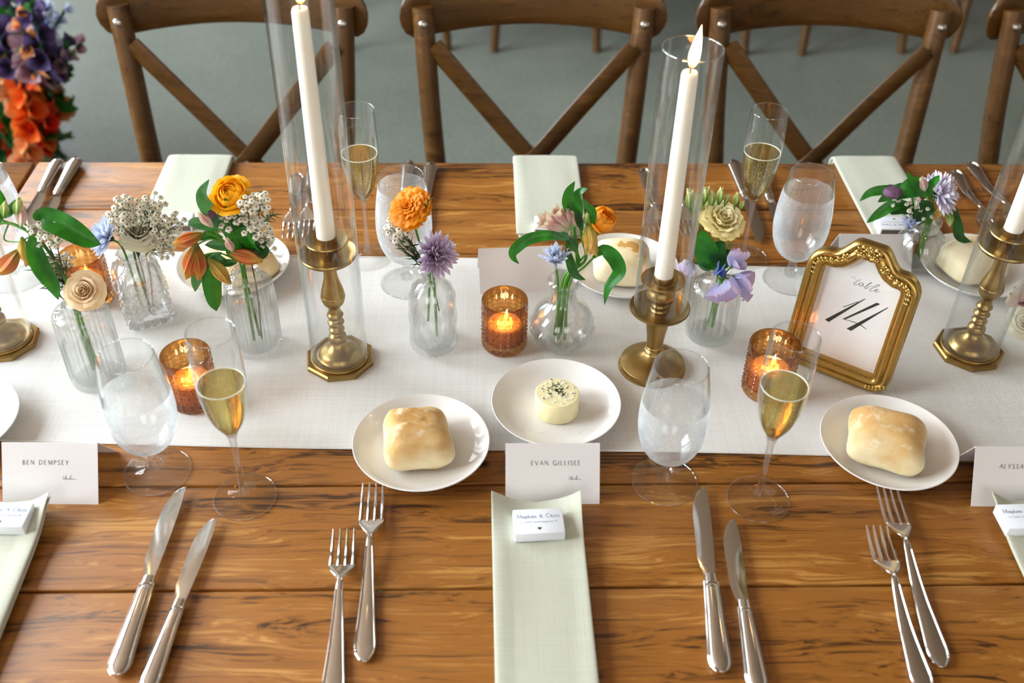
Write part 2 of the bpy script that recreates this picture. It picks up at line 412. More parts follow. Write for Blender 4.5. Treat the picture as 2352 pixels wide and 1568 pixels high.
P_BLUW = petal_mat('pale_blue_larkspur_petal', [(0, '#9aa8d8'), (.5, '#c2cbe8'), (1, '#dfe4f2')])

# ================================================================== the setting
XL, XR, YF, YB, ZC = -3.15, 5.2, -3.15, 8.0, 3.9
struct('floor', MB().box(((XL+XR)/2, (YF+YB)/2, -.05), (XR-XL+.4, YB-YF+.4, .1), 0), M_FLOOR)
struct('ceiling', MB().box(((XL+XR)/2, (YF+YB)/2, ZC+.05), (XR-XL+.4, YB-YF+.4, .1), 0), M_CEIL)
struct('wall_right', MB().box((XR+.05, (YF+YB)/2, ZC/2), (.1, YB-YF, ZC), 0), M_WALL)
struct('wall_back', MB().box(((XL+XR)/2, YB+.05, ZC/2), (XR-XL, .1, ZC), 0), M_WALL)
def wall_with_openings(name, lo, hi, opens, z0, z1, at, along):
    mb = MB(); cur = lo
    def seg(a, b, za, zb):
        if along == 'y': mb.box((at, (a+b)/2, (za+zb)/2), (.1, b-a, zb-za), 0)
        else: mb.box(((a+b)/2, at, (za+zb)/2), (b-a, .1, zb-za), 0)
    for c, wd in opens:
        seg(cur, c-wd/2, 0, ZC); seg(c-wd/2, c+wd/2, 0, z0); seg(c-wd/2, c+wd/2, z1, ZC); cur = c+wd/2
    seg(cur, hi, 0, ZC)
    return struct(name, mb, M_BRICK if along == 'y' else M_WALL)
wall_with_openings('wall_left', YF, YB, WIN_LEFT, 1.1, 3.4, XL-.05, 'y')
wall_with_openings('wall_front', XL, XR, WIN_REAR, 1.1, 3.3, YF-.05, 'x')
wn = 0
for opens, at, along, z0, z1 in ((WIN_LEFT, XL-.05, 'y', 1.1, 3.4), (WIN_REAR, YF-.05, 'x', 1.1, 3.3)):
    for c, wd in opens:
        wn += 1
        def bar(a, za, sa, sz):
            return MB().box((at, a, za), (.05, sa, sz), .004) if along == 'y' else MB().box((a, at, za), (sa, .05, sz), .004)
        fr = bar(c-wd/2+.03, (z0+z1)/2, .06, z1-z0); b2 = bar(c+wd/2-.03, (z0+z1)/2, .06, z1-z0); fr.add(b2.v, b2.f)
        for z in (z0+.03, z1-.03):
            b2 = bar(c, z, wd-.12, .06); fr.add(b2.v, b2.f)
        wo = struct('window_%d' % wn, fr, M_WFRAME)
        for k in (1, 2): part('mullion', bar(c-wd/2+wd*k/3, (z0+z1)/2, .035, z1-z0-.12), M_WFRAME, wo)
        for k in (1, 2, 3, 4): part('glazing_bar', bar(c, z0+(z1-z0)*k/5, wd-.12, .03), M_WFRAME, wo)

# ================================================================== tables
PW = .1415; YE = 1.523
def farm_table(x0, x1, label, loc):
    L = x1-x0; t = thing('farm_table', label, 'table', loc, 0)
    for i in range(7):
        part('plank', MB().box((0, 0, 0), (L, PW-.0022, .042), .0035), M_TABLE, t, TR((x0+x1)/2, .4955-PW*i-PW/2, T-.021))
    for sx in (x0+.22, x1-.22):
        for sy in (-.25, .25):
            part('leg', MB().box((0, 0, 0), (.085, .085, T-.042), .006), M_TABLE, t, TR(sx, sy, (T-.042)/2))
        part('apron', MB().box((0, 0, 0), (.03, .415, .09), .003), M_TABLE, t, TR(sx, 0, T-.087))
    for sy in (-.25, .25):
        part('apron', MB().box((0, 0, 0), (L-.525, .03, .09), .003), M_TABLE, t, TR((x0+x1)/2, sy, T-.087))
    return t
YT = YE-.4955
tb = farm_table(-.717, 1.70, 'long oiled plank farm table under the white linen runner', (0, YT, 0))
farm_table(-3.0, -.723, 'second plank table butted end to end against the long table', (0, YT, 0))
farm_table(-1.35, 2.55, 'plank table in the background beyond the cross-back chairs', (.35, 4.45, 0))

# ================================================================== cross-back chairs (local: sitter faces -y)
def chair_parts(t):
    def post(s):
        p = catmull([(s*.185, .195, 0), (s*.170, .150, .25), (s*.168, .150, .46), (s*.186, .205, .72), (s*.195, .236, .903)], 6)
        part('back_post', MB().tube(p, [.0155+.0035*min(1, i/10) for i in range(len(p))], 12), M_CHAIR, t)
        part('bolt', MB().lathe([(0, .004), (.005, .0032), (.0075, .001), (.0075, -.002), (0, -.002)], 12), M_BOLT, t,
             TR(s*.194, .2125, .880) @ RX(R(82)))
        part('leg', MB().tube([(s*.20, -.20, 0), (s*.175, -.165, .44)], [.0135, .019], 12), M_CHAIR, t)
        part('side_stretcher', MB().tube([(s*.188, -.18, .20), (s*.172, .155, .20)], .009, 8), M_CHAIR, t)
    for s in (-1, 1): post(s)
    # bent top rail
    loops = []
    n = 22
    for i in range(n+1):
        q = math.sin(math.pi/2*(-1+2*i/n)); x = q*.236; y = .291-.050*q*q
        e = min(1, (1-abs(q))/.14+.01); hh = .047*math.sqrt(max(.02, 1-(1-e)**2)); th = .0105*(.5+.5*math.sqrt(e))
        zc = .896-.014*q*q; loop = []
        for k in range(14):
            a = 2*math.pi*k/14; ca, sa = math.cos(a), math.sin(a)
            loop.append((x, y+th*math.copysign(abs(ca)**.6, ca)-.12*hh*sa*.3, zc+hh*math.copysign(abs(sa)**.7, sa)))
        loops.append(loop)
    part('top_rail', MB().loft(loops), M_CHAIR, t)
    for s in (-1, 1):      # crossed bentwood slats
        p = catmull([(s*.178, .208-.004*s, .842), (s*.09, .198-.004*s, .735), (0, .180-.006*s, .630), (-s*.085, .168-.004*s, .545), (-s*.155, .155, .47)], 6)
        part('cross_slat', MB().tube(p, .0185, 10, flat=.30, up=(0, 1, .25)), M_CHAIR, t)
    part('bolt', MB().lathe([(0, .004), (.006, .002), (.0065, 0), (0, 0)], 12), M_BOLT, t, TR(0, .168, .628) @ RX(R(80)))
    se = [[(x*.205*(1-.10*(y > 0)), y, z) for x, y in [(math.copysign(abs(math.cos(a))**.5, math.cos(a)), .205*math.copysign(abs(math.sin(a))**.5, math.sin(a))-.01) for a in [2*math.pi*k/36 for k in range(36)]]] for z in (.44, .446, .462, .468)]
    se[0] = [(x*.97, y*.97, z) for x, y, z in se[0]]; se[3] = [(x*.97, y*.97, z) for x, y, z in se[3]]
    part('seat', MB().loft(se), M_CHAIR, t)
    part('front_stretcher', MB().tube([(-.186, -.18, .24), (.186, -.18, .24)], .009, 8), M_CHAIR, t)
    part('rear_stretcher', MB().tube([(-.172, .152, .24), (.172, .152, .24)], .009, 8), M_CHAIR, t)
CHY = 1.575
ch = thing('cross_back_chair', 'brown cross-back chair with its X behind the tall left hurricane glass', 'chair', (-.440, CHY, 0), 0, 'cross-back chairs at the far side of the table')
chair_parts(ch)
g1 = 'cross-back chairs at the far side of the table'
dup(ch, 'brown cross-back chair pulled up behind the napkin nearest the blank place card', (.090, CHY, 0), R(.5), g1)
dup(ch, 'brown cross-back chair behind the flute beside the yellow lisianthus', (.608, CHY, 0), R(-1.2), g1)
dup(ch, 'brown cross-back chair at the end of the row past the forks and gold table number', (1.135, CHY, 0), 0, g1)
g2 = 'chairs at the background table'
LB = 'brown wooden chair with its back to us at the background table'
for x in (-.52, .02, .56, 1.12, 1.70):
    dup(ch, LB, (x+.20, 3.62+.195+.01*math.sin(x*9), 0), math.pi+R(3*math.sin(7*x)), g2)

# ================================================================== runner and napkins
def runner():
    mb = MB(); x0, x1 = -2.4, 1.62
    def f(u, v):
        x = x0+(x1-x0)*u
        yb = 1.246-.0426*(x-0)+.0022*math.sin(9*x+1); yf = .868-.031*x+.0022*math.sin(7*x)
        y = yf+(yb-yf)*v
        z = .0016+.0006*math.sin(13*x+4*y)*math.sin(9*y+2*x)
        return x, y, T+max(.0012, z)
    mb.grid(f, 120, 24)
    n = len(mb.v); fs = list(mb.f)
    mb.v += [(x, y, T+.0002) for x, y, z in mb.v[:n]]
    mb.f += [tuple(i+n for i in q)[::-1] for q in fs]
    k = 121
    for j in range(24):
        for c in (0, 120): mb.f.append((j*k+c, (j+1)*k+c, (j+1)*k+c+n, j*k+c+n))
    for i in range(120):
        for j in (0, 24): mb.f.append((j*k+i, j*k+i+1, j*k+i+1+n, j*k+i+n))
    # corded hem along both long edges
    r = part('table_runner', mb, M_RUNNER, None)
    for v in (0, 24):
        part('hem', MB().tube([(mb.v[v*k+i][0], mb.v[v*k+i][1], T+.0016) for i in range(k)], .0013, 6), M_RUNNER, r)
    return tag(r, 'long white linen runner laid lengthwise down the plank table', 'table runner')
runner()
def napkin(label, xc, y_in, y_edge, out, lift=.010, hang=.12, wd=.096, skew=0.0, seed=1, sag=.0):
    """strip napkin from its inner end y_in over the table edge y_edge; out = -1 towards the camera, +1 away"""
    rnd = random.Random(seed); ph = rnd.random()*6
    t = thing('napkin', label, 'napkin', (xc, y_in, T), 0, 'folded linen napkins at the place settings')
    Lt = abs(y_edge-y_in)
    for layer, (nm, th, zb, off, ww) in enumerate((('under_fold', .0055, .0004, .0015, wd-.003), ('upper_fold', .006, .0060, 0, wd))):
        path = []
        n1 = 26
        for i in range(n1+1):
            s = i/n1; path.append((out*s*(Lt-.004), zb+th/2, s*Lt, 0))
        r = .008+zb+th/2
        for i in range(1, 7):
            a = R(90*i/6); path.append((out*(Lt-.004+r*math.sin(a)), zb+th/2-r*(1-math.cos(a)), Lt+.01*i, a))
        for i in range(1, 6): path.append((out*(Lt-.004+r), zb+th/2-r-hang*i/5, Lt+.02+hang*i/5, R(90)))
        loops = []
        m = 40
        for ip, (y, z, s, a) in enumerate(path):
            loop = []; f = math.exp(-((s)/.035)**2)*lift+math.exp(-(s/.16)**2)*lift*.25
            end = 1.0 if ip > 0 else .55
            for k in range(m):
                q = 2*math.pi*k/m; cx, sx = math.cos(q), math.sin(q)
                x = math.copysign(abs(cx)**.35, cx)*ww/2; h = math.copysign(abs(sx)**.55, sx)*th/2*end
                u = 2*x/ww
                zz = f*(1.25*u*u-.1)*(1 if a == 0 else 0)+ (.0009*math.sin(6*u+ph+s*9)*(1 if a == 0 else .3))
                loop.append((x+skew*s+off, y-h*math.sin(a)*-out, max(z+h*math.cos(a)+zz, -1) if a == 0 else z+h*math.cos(a)+zz))
            loops.append(loop)
        o = part(nm, MB().loft(loops), M_NAPKIN, t)
    return t
YFE = YE-7*PW
nap_front = []
napkin('sage linen napkin under the matchbox before the card of the middle front setting', G(1229, 1160).x, G(1229, 1166).y, YFE, -1, .013, skew=.01, seed=2)
napkin('sage linen napkin below the folded name card beside the two knives with bright blades', G(28, 1160).x, G(60, 1168).y, YFE, -1, .011, seed=3)
napkin('sage linen napkin before the name card with dark italic lettering', G(2350, 1160).x+.004, G(2300, 1166).y, YFE, -1, .011, seed=4)
napkin('sage linen napkin on the far side behind the yellow ranunculus', (G(388, 366).x+G(527, 366).x)/2+.005, G(400, 556).y, YE, 1, .002, hang=.16, wd=.102, seed=5)
napkin('sage linen napkin on the far side behind the blank back of a place card', (G(1178, 370).x+G(1325, 370).x)/2, G(1260, 552).y, YE, 1, .002, hang=.16, wd=.104, seed=6)
napkin('sage linen napkin on the far side behind the gold table number frame', (G(1905, 372).x+G(2055, 372).x)/2+.001, G(2010, 556).y, YE, 1, .002, hang=.16, wd=.104, seed=7)

# ================================================================== lettering
def arc(cx, cy, rx, ry, a0, a1, n=8):
    return [(cx+rx*math.cos(R(a0+(a1-a0)*i/n)), cy+ry*math.sin(R(a0+(a1-a0)*i/n))) for i in range(n+1)]
K, k_ = .11, .068        # thick and thin strokes
def serif(x, y, w=.2): return ([(x-w/2, y), (x+w/2, y)], k_*.8)
GLY = {
 'A': (.80, [([(.04, 0), (.40, 1)], k_), ([(.40, 1), (.76, 0)], K), ([(.17, .34), (.63, .34)], k_)]),
 'B': (.62, [([(.08, 0), (.08, 1)], K), (arc(.08, .76, .36, .24, 90, -90), K*.8), (arc(.08, .26, .46, .26, 90, -90), K*.8)]),
 'C': (.86, [(arc(.46, .5, .40, .5, 48, 312, 14), K)]),
 'D': (.82, [([(.08, 0), (.08, 1)], K), (arc(.08, .5, .66, .5, 90, -90, 12), K*.8)]),
 'E': (.56, [([(.08, 0), (.08, 1)], K), ([(.08, 1), (.48, 1)], k_), ([(.08, .52), (.42, .52)], k_), ([(.08, 0), (.50, 0)], k_)]),
 'G': (.88, [(arc(.46, .5, .40, .5, 50, 340, 14), K), ([(.80, .02), (.80, .42)], K), ([(.58, .42), (.84, .42)], k_)]),
 'I': (.26, [([(.12, 0), (.12, 1)], K)]),
 'L': (.54, [([(.08, 0), (.08, 1)], K), ([(.08, 0), (.48, 0)], k_)]),
 'M': (1.0, [([(.10, 0), (.16, 1)], k_), ([(.16, 1), (.50, .05)], K), ([(.50, .05), (.84, 1)], k_), ([(.84, 1), (.90, 0)], K)]),
 'N': (.84, [([(.10, 0), (.10, 1)], k_), ([(.10, 1), (.74, 0)], K), ([(.74, 0), (.74, 1)], k_)]),
 'P': (.58, [([(.08, 0), (.08, 1)], K), (arc(.08, .73, .42, .27, 90, -90), K*.8)]),
 'S': (.56, [(arc(.27, .75, .20, .25, 30, 270, 10)+arc(.27, .25, .22, .25, 90, -150, 10)[1:], K*.9)]),
 'V': (.76, [([(.03, 1), (.38, 0)], K), ([(.38, 0), (.73, 1)], k_)]),
 'Y': (.72, [([(.02, 1), (.36, .48)], K), ([(.36, .48), (.70, 1)], k_), ([(.36, .5), (.36, 0)], K)]),
 'a': (.52, [(arc(.22, .20, .20, .20, 0, 360, 14), .09), ([(.42, .44), (.42, .06), (.52, 0)], .14), (arc(.24, .36, .18, .12, 160, 10, 6), .07)]),
 'g': (.52, [(arc(.24, .30, .17, .15, 0, 360, 14), .10), (arc(.25, -.08, .22, .13, 0, 360, 14), .07), ([(.14, .16), (.10, .06), (.34, .04)], .08), ([(.36, .42), (.52, .47)], .07)]),
 'h': (.58, [([(.12, 0), (.12, .74)], .14), (arc(.28, .26, .17, .20, 170, 0, 8), .08), ([(.45, .28), (.45, 0)], .14), serif(.12, .74, .16), serif(.12, 0, .24), serif(.45, 0, .22)]),
 'n': (.58, [([(.12, 0), (.12, .46)], .14), (arc(.28, .26, .17, .20, 170, 0, 8), .08), ([(.45, .28), (.45, 0)], .14), serif(.12, 0, .24), serif(.45, 0, .22)]),
 'r': (.42, [([(.12, 0), (.12, .46)], .14), (arc(.26, .30, .14, .15, 180, 50, 6), .09), serif(.12, 0, .24)]),
 'i': (.28, [([(.12, 0), (.12, .46)], .14), (arc(.12, .64, .035, .035, 0, 360, 8), .07), serif(.12, 0, .24)]),
 's': (.42, [(arc(.20, .36, .13, .11, 30, 270, 8)+arc(.20, .12, .15, .12, 90, -150, 8)[1:], .10)]),
 '&': (.80, [(arc(.30, .56, .15, .17, -60, 220, 10)+[(.62, .05), (.72, 0)], .12), (arc(.28, .19, .22, .19, 120, 350, 10)+[(.66, .42)], .07)]),
}
def letters(text, h, track, weight=1.0, slant=0.0, bold_M=False):
    mb = MB(); x = 0.0
    for c in text:
        if c == ' ': x += .42+track; continue
        wd, st = GLY[c]
        for pts, tk in st:
            mb.ribbon([((x+p[0]+slant*p[1])*h, p[1]*h) for p in pts], tk*weight*h)
        if bold_M and c == 'M':
            for sx in (.10, .90): mb.ribbon([((x+sx-.13)*h, 0), ((x+sx+.13)*h, 0)], .05*h)
        x += wd+track
    return mb, x*h
def bfont(text, size, mat, name, parent, M, shear=0.0):
    cu = bpy.data.curves.new(name, 'FONT'); cu.body = text; cu.size = size; cu.align_x = 'CENTER'; cu.shear = shear; cu.resolution_u = 2
    o = bpy.data.objects.new(name, cu); COL.objects.link(o); dg = bpy.context.evaluated_depsgraph_get()
    me = bpy.data.meshes.new_from_object(o.evaluated_get(dg)); me.materials.clear(); me.materials.append(mat)
    bpy.data.objects.remove(o); return obj(name, me, parent, M)
def scribble(h):               # the hand-written meal choice
    mb = MB(); c = lambda pts: catmull([(p[0], p[1], 0) for p in pts], 5)
    mb.ribbon(c([(.30, .9), (.10, .75), (0, .35), (.15, .1), (.42, .25)]), .07)
    mb.ribbon(c([(.42, .25), (.75, 1.1), (.62, .5), (.55, .05), (.72, .45), (.85, .1), (1.0, .3), (1.15, .1), (1.3, .3), (1.45, .1)]), .06)
    mb.ribbon(c([(1.45, .1), (1.95, 1.15), (1.75, .5), (1.65, .05), (1.85, .4), (1.8, .3), (2.0, .05), (2.2, .3), (2.4, .1), (2.55, .3), (2.7, .1), (3.1, .15)]), .06)
    mb.v = [(x*h, y*h, z) for x, y, z in mb.v]; return mb

# ================================================================== place cards
def place_card(label, bl, br, name=None, slant=0.0, xoff=0.0, tilt=35, h=.067, z=.0, dark=M_INK, open_deg=None):
    a, b = bl, br; wd = (b-a).length; ang = math.atan2(b.y-a.y, b.x-a.x)
    t = thing('place_card', label, 'place card', (a+b)/2+Vector((0, 0, z)), ang, 'tented place cards')
    th = .0006; zz = h*math.cos(R(tilt)); yy = h*math.sin(R(tilt))
    F = TR(0, 0, 0) @ RX(R(90-tilt))         # front panel: local x right, y up the panel, z out
    fr = part('front_panel', MB().box((0, h/2, -th/2), (wd, h, th), 0), M_PAPER, t, F)
    bk_len = math.hypot(zz, yy)
    part('back_panel', MB().box((0, 0, 0), (wd, bk_len, th), 0), M_PAPER, t, TR(0, yy*1.5+.0004, zz/2) @ RX(-math.atan2(zz, yy)))
    if name:
        mb, ln = letters(name, .0050, .27, 1.0, slant)
        part('name_lettering', mb, dark, fr, TR(-ln/2+xoff, h*.645, .00025), smooth=False, recalc=False)
        part('handwriting', scribble(.0045), dark, fr, TR(.018 if xoff >= 0 else .014, h*.40, .00025), smooth=False, recalc=False)
    return t
CW = .1030
a = G(1161, 1158); b = G(1377, 1157)
place_card('tented place card lettered EVAN GILLISEE behind the middle front napkin', a, b, 'EVAN GILLISEE', 0, .004)
b = G(226, 1158); a = b+Vector((-CW, .0015, 0))
place_card('tented place card lettered BEN DEMPSEY beside the water goblet and knives', a, b, 'BEN DEMPSEY', .08, -.004, 36)
a = G(2230, 1162); b = a+Vector((CW, -.0028, 0))
place_card('tented place card lettered ALYSSA N in dark italics by the bread plate', a, b, 'ALYSSA N', .2, -.006, 31, dark=M_INKD)
a = G(1103, 678); b = a+Vector((CW, .007, 0))
place_card('tented place card turned with its blank side beside the amber votive', a, b, None, tilt=30, h=.062, z=.0016)
tl = G(1926, 540, .052); a = tl+Vector((.001, -.033, 0)); a.z = T; b = a+Vector((CW, -.002, 0))
place_card('tented place card half hidden behind the gold table number frame', a, b, None, tilt=33, h=.062, z=.0016)

# ================================================================== favour matchboxes
def favour(label, c, ang, zoff, flip=False, w=.052, d=.0335, hh=.0125, tilt=0.0):
    t = thing('favour_matchbox', label, 'matchbox', (c.x, c.y, T+zoff), ang, 'favour matchboxes on the napkins')
    t.rotation_euler = (R(tilt), 0, ang)
    bx = part('sleeve', MB().box((0, 0, hh/2), (w, d, hh), .0006), M_BOXW, t)
    part('tray', MB().box((0, 0, hh/2), (w+.0006, d-.0016, hh-.0018), .0003), M_BOXW, t)
    for s in (-1,): part('striker', MB().box((0, -s*(d/2+.0001), hh/2), (w-.004, .0003, hh-.004), 0), M_BOXS, t) if flip else None
    mb, ln = letters('Maghan & Chris', .0053, .05, 1.0, 0, True)
    F = TR(0, 0, hh+.00012)
    part('names_lettering', mb, M_INKB, bx, F @ TR(-ln/2, .0045, 0), smooth=False, recalc=False)
    bfont('5.17.2025 | South Kingstown, RI', .0030, M_INKB, 'date_lettering', bx, F @ TR(0, -.0022, 0))
    hp = [(0, -.0019)]+[(.0021*math.sin(q)**3, .00013*(13*math.cos(q)-5*math.cos(2*q)-2*math.cos(3*q)-math.cos(4*q))) for q in [2*math.pi*i/28 for i in range(1, 28)]]
    hv = [(.0021*math.sin(q)**3, .00013*(13*math.cos(q)-5*math.cos(2*q)-2*math.cos(3*q)-math.cos(4*q))) for q in [2*math.pi*i/28 for i in range(28)]]
    part('heart', MB().poly([(x, y, 0) for x, y in hv]), M_INKD, bx, F @ TR(0, -.0100, 0), smooth=False, recalc=False)
    return t
NZ = .0122
favour('white favour matchbox lying on the middle front napkin', G(1237, 1207, .018), R(3), NZ+.001)
favour('white favour matchbox on the napkin before the BEN DEMPSEY card', G(12, 1192, .018), R(-2), NZ+.001)
favour('white favour matchbox on the napkin before the ALYSSA N card', G(2352, 1195, .018), R(2), NZ+.001)
favour('white favour matchbox on the far napkin behind the cut crystal vase', G(402, 512, .018), math.pi+R(5), NZ, True)
favour('white favour matchbox on the far napkin behind the pink alstroemeria', G(1268, 520, .018), math.pi-R(4), NZ, True)
favour('white favour matchbox on the far napkin behind the gold frame', G(2055, 520, .018), math.pi-R(2), NZ, True)

# ================================================================== cutlery (local: handle end at origin, tip towards +y)
def handle_loops(L, w0, w1, th0, th1, zf, n=18, m=16):
    loops = []
    for i in range(n+1):
        s = (i/n)**1.7; e = math.sqrt(max(.02, 1-(1-min(1, s/.15))**2))
        w = (w0+(w1-w0)*s**.8)*e; th = (th0+(th1-th0)*s)*max(.5, e); loop = []
        for k in range(m):
            a = 2*math.pi*k/m; ca, sa = math.cos(a), math.sin(a)
            loop.append((w/2*math.copysign(abs(ca)**.8, ca), s*L, zf(s)+th/2*sa))
        loops.append(loop)
    return loops
def make_knife(L, label, loc, rz):
    t = thing('table_knife', label, 'knife', loc, rz, 'knives at the place settings')
    hl = L*.455; z0 = .0062; kw = 1.12 if L > .22 else 1.0
    hd = part('handle', MB().loft(handle_loops(hl, .0215*kw, .0118*kw, .0124, .0085, lambda s: z0)), M_STEEL, t, sharp=0)
    part('rim', MB().tube([(x, y, z0+.0005) for x, y in [(-.0105*kw*math.sqrt(max(0, 1-(1-min(1, s/.15))**2))*(1-.44*s**.8), s*hl) for s in [.012+.988*i/16 for i in range(17)]]], .0010, 6), M_STEEL, hd)
    part('rim', MB().tube([(x, y, z0+.0005) for x, y in [(.0105*kw*math.sqrt(max(0, 1-(1-min(1, s/.15))**2))*(1-.44*s**.8), s*hl) for s in [.012+.988*i/16 for i in range(17)]]], .0010, 6), M_STEEL, hd)
    part('bolster', MB().loft(handle_loops(.012, .0140, .0120, .0095, .0075, lambda s: z0, 6)), M_STEEL, t, TR(0, hl-.004, 0))
    bl = L-hl; top, bot = [], []
    out, lf = [], []
    for i in range(23):
        s = 1-(1-i/22)**1.5; xr = .0052+.0026*kw*math.sin(min(1, s*1.4)*math.pi/2)-.0012*max(0, s-.8)/.2; x0 = -(.0055+.0050*kw*min(1, s*5))
        out.append((xr, s*bl)); lf.append((x0 if s < .60 else xr-(xr-x0)*math.sqrt(max(0.0, 1-((s-.60)/.40)**2.2)), s*bl))
    loops = []
    for (xr, y), (xl, _) in zip(out, lf):
        xl = min(xl, xr-.0004); c = (xr+xl)/2
        loops.append([(xl, y, z0), (c, y, z0+.0011), (xr, y, z0+.0009), (xr, y, z0-.0009), (c, y, z0-.0011)])
    part('blade', MB().loft(loops), M_STEEL, t, TR(0, hl+.004, -.0002), sharp=60)
    return t
def make_fork(L, label, loc, rz):
    t = thing('table_fork', label, 'fork', loc, rz, 'forks at the place settings')
    def zc(s): return .0050+.0145*math.exp(-((s-.70)/.16)**2)-.0*s
    hl = L*.66
    hd = part('handle', MB().loft(handle_loops(hl, .0245, .0066, .0044, .0040, lambda s: .0032+.0125*max(0, (s-.45)/.55)**1.6, 22)), M_STEEL, t, sharp=0)
    for sg in (-1, 1):
        part('rim', MB().tube([(sg*(.0114-.0090*s**.8)*math.sqrt(max(0.0, 1-(1-min(1, s/.15))**2)), s*hl, .0046+.0125*max(0, (s-.45)/.55)**1.6) for s in [.012+.93*i/20 for i in range(20)]], .0011, 6), M_STEEL, hd)
    ht = L*.125
    loops = []
    for i in range(9):
        s = i/8; wd = .0066+(.0268-.0066)*math.sin(s*math.pi/2)**1.3; z = .0157-.0105*s
        loops.append([(wd/2*math.cos(a), hl-.002+s*ht, z+.0017*math.sin(a)+.0030*math.cos(a)**2*s) for a in [2*math.pi*k/14 for k in range(14)]])
    part('head', MB().loft(loops), M_STEEL, t)
    y0 = hl+ht-.004; tl = L-y0
    for k in range(4):
        x = (-1.5+k)*.0076
        p = [(x*(1-.05*s), y0+s*tl, .0055+.0012*abs(k-1.5)*(1-s)-.0022*s+.0075*s*s) for s in [i/7 for i in range(8)]]
        part('tine', MB().tube(p, [.0023, .0021, .0020, .0019, .0018, .0016, .0013, .0008], 8), M_STEEL, t)
    return t
def lay(fn, L, label, tip, end):
    d = (tip-end); d.z = 0; u = d.normalized(); loc = tip-u*L; loc.z = T+.0002
    return fn(L, label, loc, math.atan2(u.y, u.x)-math.pi/2)
lay(make_knife, .233, 'dinner knife with bright blade beside the BEN DEMPSEY napkin', G(414, 1132), G(270, 1560))
lay(make_knife, .205, 'smaller knife beside the bright dinner knife and its champagne flute', G(487, 1203), G(352, 1560))
lay(make_knife, .233, 'dinner knife with tip by the foot of the front water goblet', G(1606, 1131), G(1655, 1552))
lay(make_knife, .205, 'smaller knife below the flute with etched foot', G(1674, 1206), G(1735, 1568))
lay(make_fork, .222, 'dinner fork pointing at the front plate with the ridged roll', G(858, 1124), G(838, 1520))
lay(make_fork, .195, 'salad fork near the dark wood knot beside a dinner fork', G(792, 1230), G(768, 1568))
lay(make_fork, .226, 'dinner fork pointing at the plate with the floured ciabatta', G(2031, 1130), G(2162, 1538))
lay(make_fork, .195, 'salad fork overlapping the dinner fork below the ciabatta plate', G(2008, 1222), G(2115, 1568))
def lay_end(fn, L, label, end, toward, z=.0):      # given by the handle end and a point it points to
    u = (toward-end); u.z = 0; u.normalize(); loc = end.copy(); loc.z = T+.0002
    return fn(L, label, loc, math.atan2(u.y, u.x)-math.pi/2)
lay_end(make_knife, .205, 'smaller far-side knife near the joint between the two tables', G(137, 374), G(75, 492))
lay_end(make_knife, .233, 'far-side dinner knife beside the napkin behind the ranunculus', G(180, 371), G(110, 498))
lay_end(make_fork, .222, 'far-side fork seen through the tall left hurricane glass', G(722, 380), G(710, 490))
lay_end(make_fork, .195, 'far-side salad fork just left of the fork behind the hurricane glass', G(683, 402), G(672, 520))
lay_end(make_knife, .205, 'far-side knife seen through the misted goblet behind the orange ranunculus', G(940, 378), G(925, 480))
lay_end(make_knife, .233, 'far-side dinner knife handle showing past the misted goblet rim', G(990, 382), G(976, 480))
lay_end(make_fork, .200, 'far-side fork lying behind the lit taper candle', G(1478, 392), G(1500, 500))
lay_end(make_fork, .222, 'far-side dinner fork seen inside the hurricane of the lit taper', G(1545, 380), G(1570, 500))
lay_end(make_knife, .233, 'far-side dinner knife lying behind the stem of the far flute', G(1682, 376), G(1740, 545))
lay_end(make_knife, .205, 'far-side smaller knife between the far flute and the misted goblet', G(1742, 392), G(1775, 490))
lay_end(make_fork, .200, 'far-side fork behind the lilac chrysanthemums', G(2190, 395), G(2262, 520))
lay_end(make_fork, .222, 'far-side dinner fork between the lilac chrysanthemums and the end candlestick', G(2226, 376), G(2300, 480))

# ================================================================== plates, bread, butter
def make_plate(label, c, r=.0765, group='round white bread plates', z=0.0015):
    t = thing('bread_plate', label, 'plate', (c.x, c.y, T+z), 0, group); s = r/.0765
    prof = [(0, .0040), (.030, .0040), (.046, .0052), (.058, .0088), (.067, .0140), (.0745, .0205), (.0762, .0212), (.0768, .0203),
            (.0755, .0188), (.069, .0125), (.060, .0066), (.047, .0022), (.044, .0002), (.041, .0002), (.040, .0020), (0, .0022)]
    part('dish', MB().lathe([(a*s, b*s) for a, b in prof], 72), M_PORC, t)
    return t
def roll_mesh(seed, sx, sy, sz, mat, ridges=0.0, boxy=3.2):
    rnd = random.Random(seed); mb = MB(); nu, nv = 40, 22; ph = [rnd.random()*6 for _ in range(8)]
    def f(u, v):
        a = 2*math.pi*u; b = -math.pi/2+math.pi*v
        cx, sx_, cb, sb = math.cos(a), math.sin(a), math.cos(b), math.sin(b); e = 2/boxy
        p = lambda q, ee: math.copysign(abs(q)**ee, q)
        x = p(cb, .75)*p(cx, e); y = p(cb, .75)*p(sx_, e); z = p(sb, .72)
        k = 1+.035*math.sin(3*x+ph[0]+2*y)+.03*math.sin(4*y+ph[1])+.02*math.sin(7*x+ph[2]+5*z)
        zz = z if z > 0 else z*.62
        rid = ridges*math.sin(9*y+1.2*x+ph[3])*max(0, z)*.06*math.exp(-(x*1.3)**2)
        return (x*k*sx/2*(1-.06*z), y*k*sy/2*(1-.06*z), (zz*(1+.05*math.sin(2.2*x+ph[4]))+.62+rid)*sz/1.62)
    mb.grid(f, nu, nv); me = mb.mesh('crust', mat, True, True, 0)
    bm = bmesh.new(); bm.from_mesh(me); bmesh.ops.remove_doubles(bm, verts=bm.verts[:], dist=1e-5); bmesh.ops.recalc_face_normals(bm, faces=bm.faces[:]); bm.to_mesh(me); bm.free()
    return me
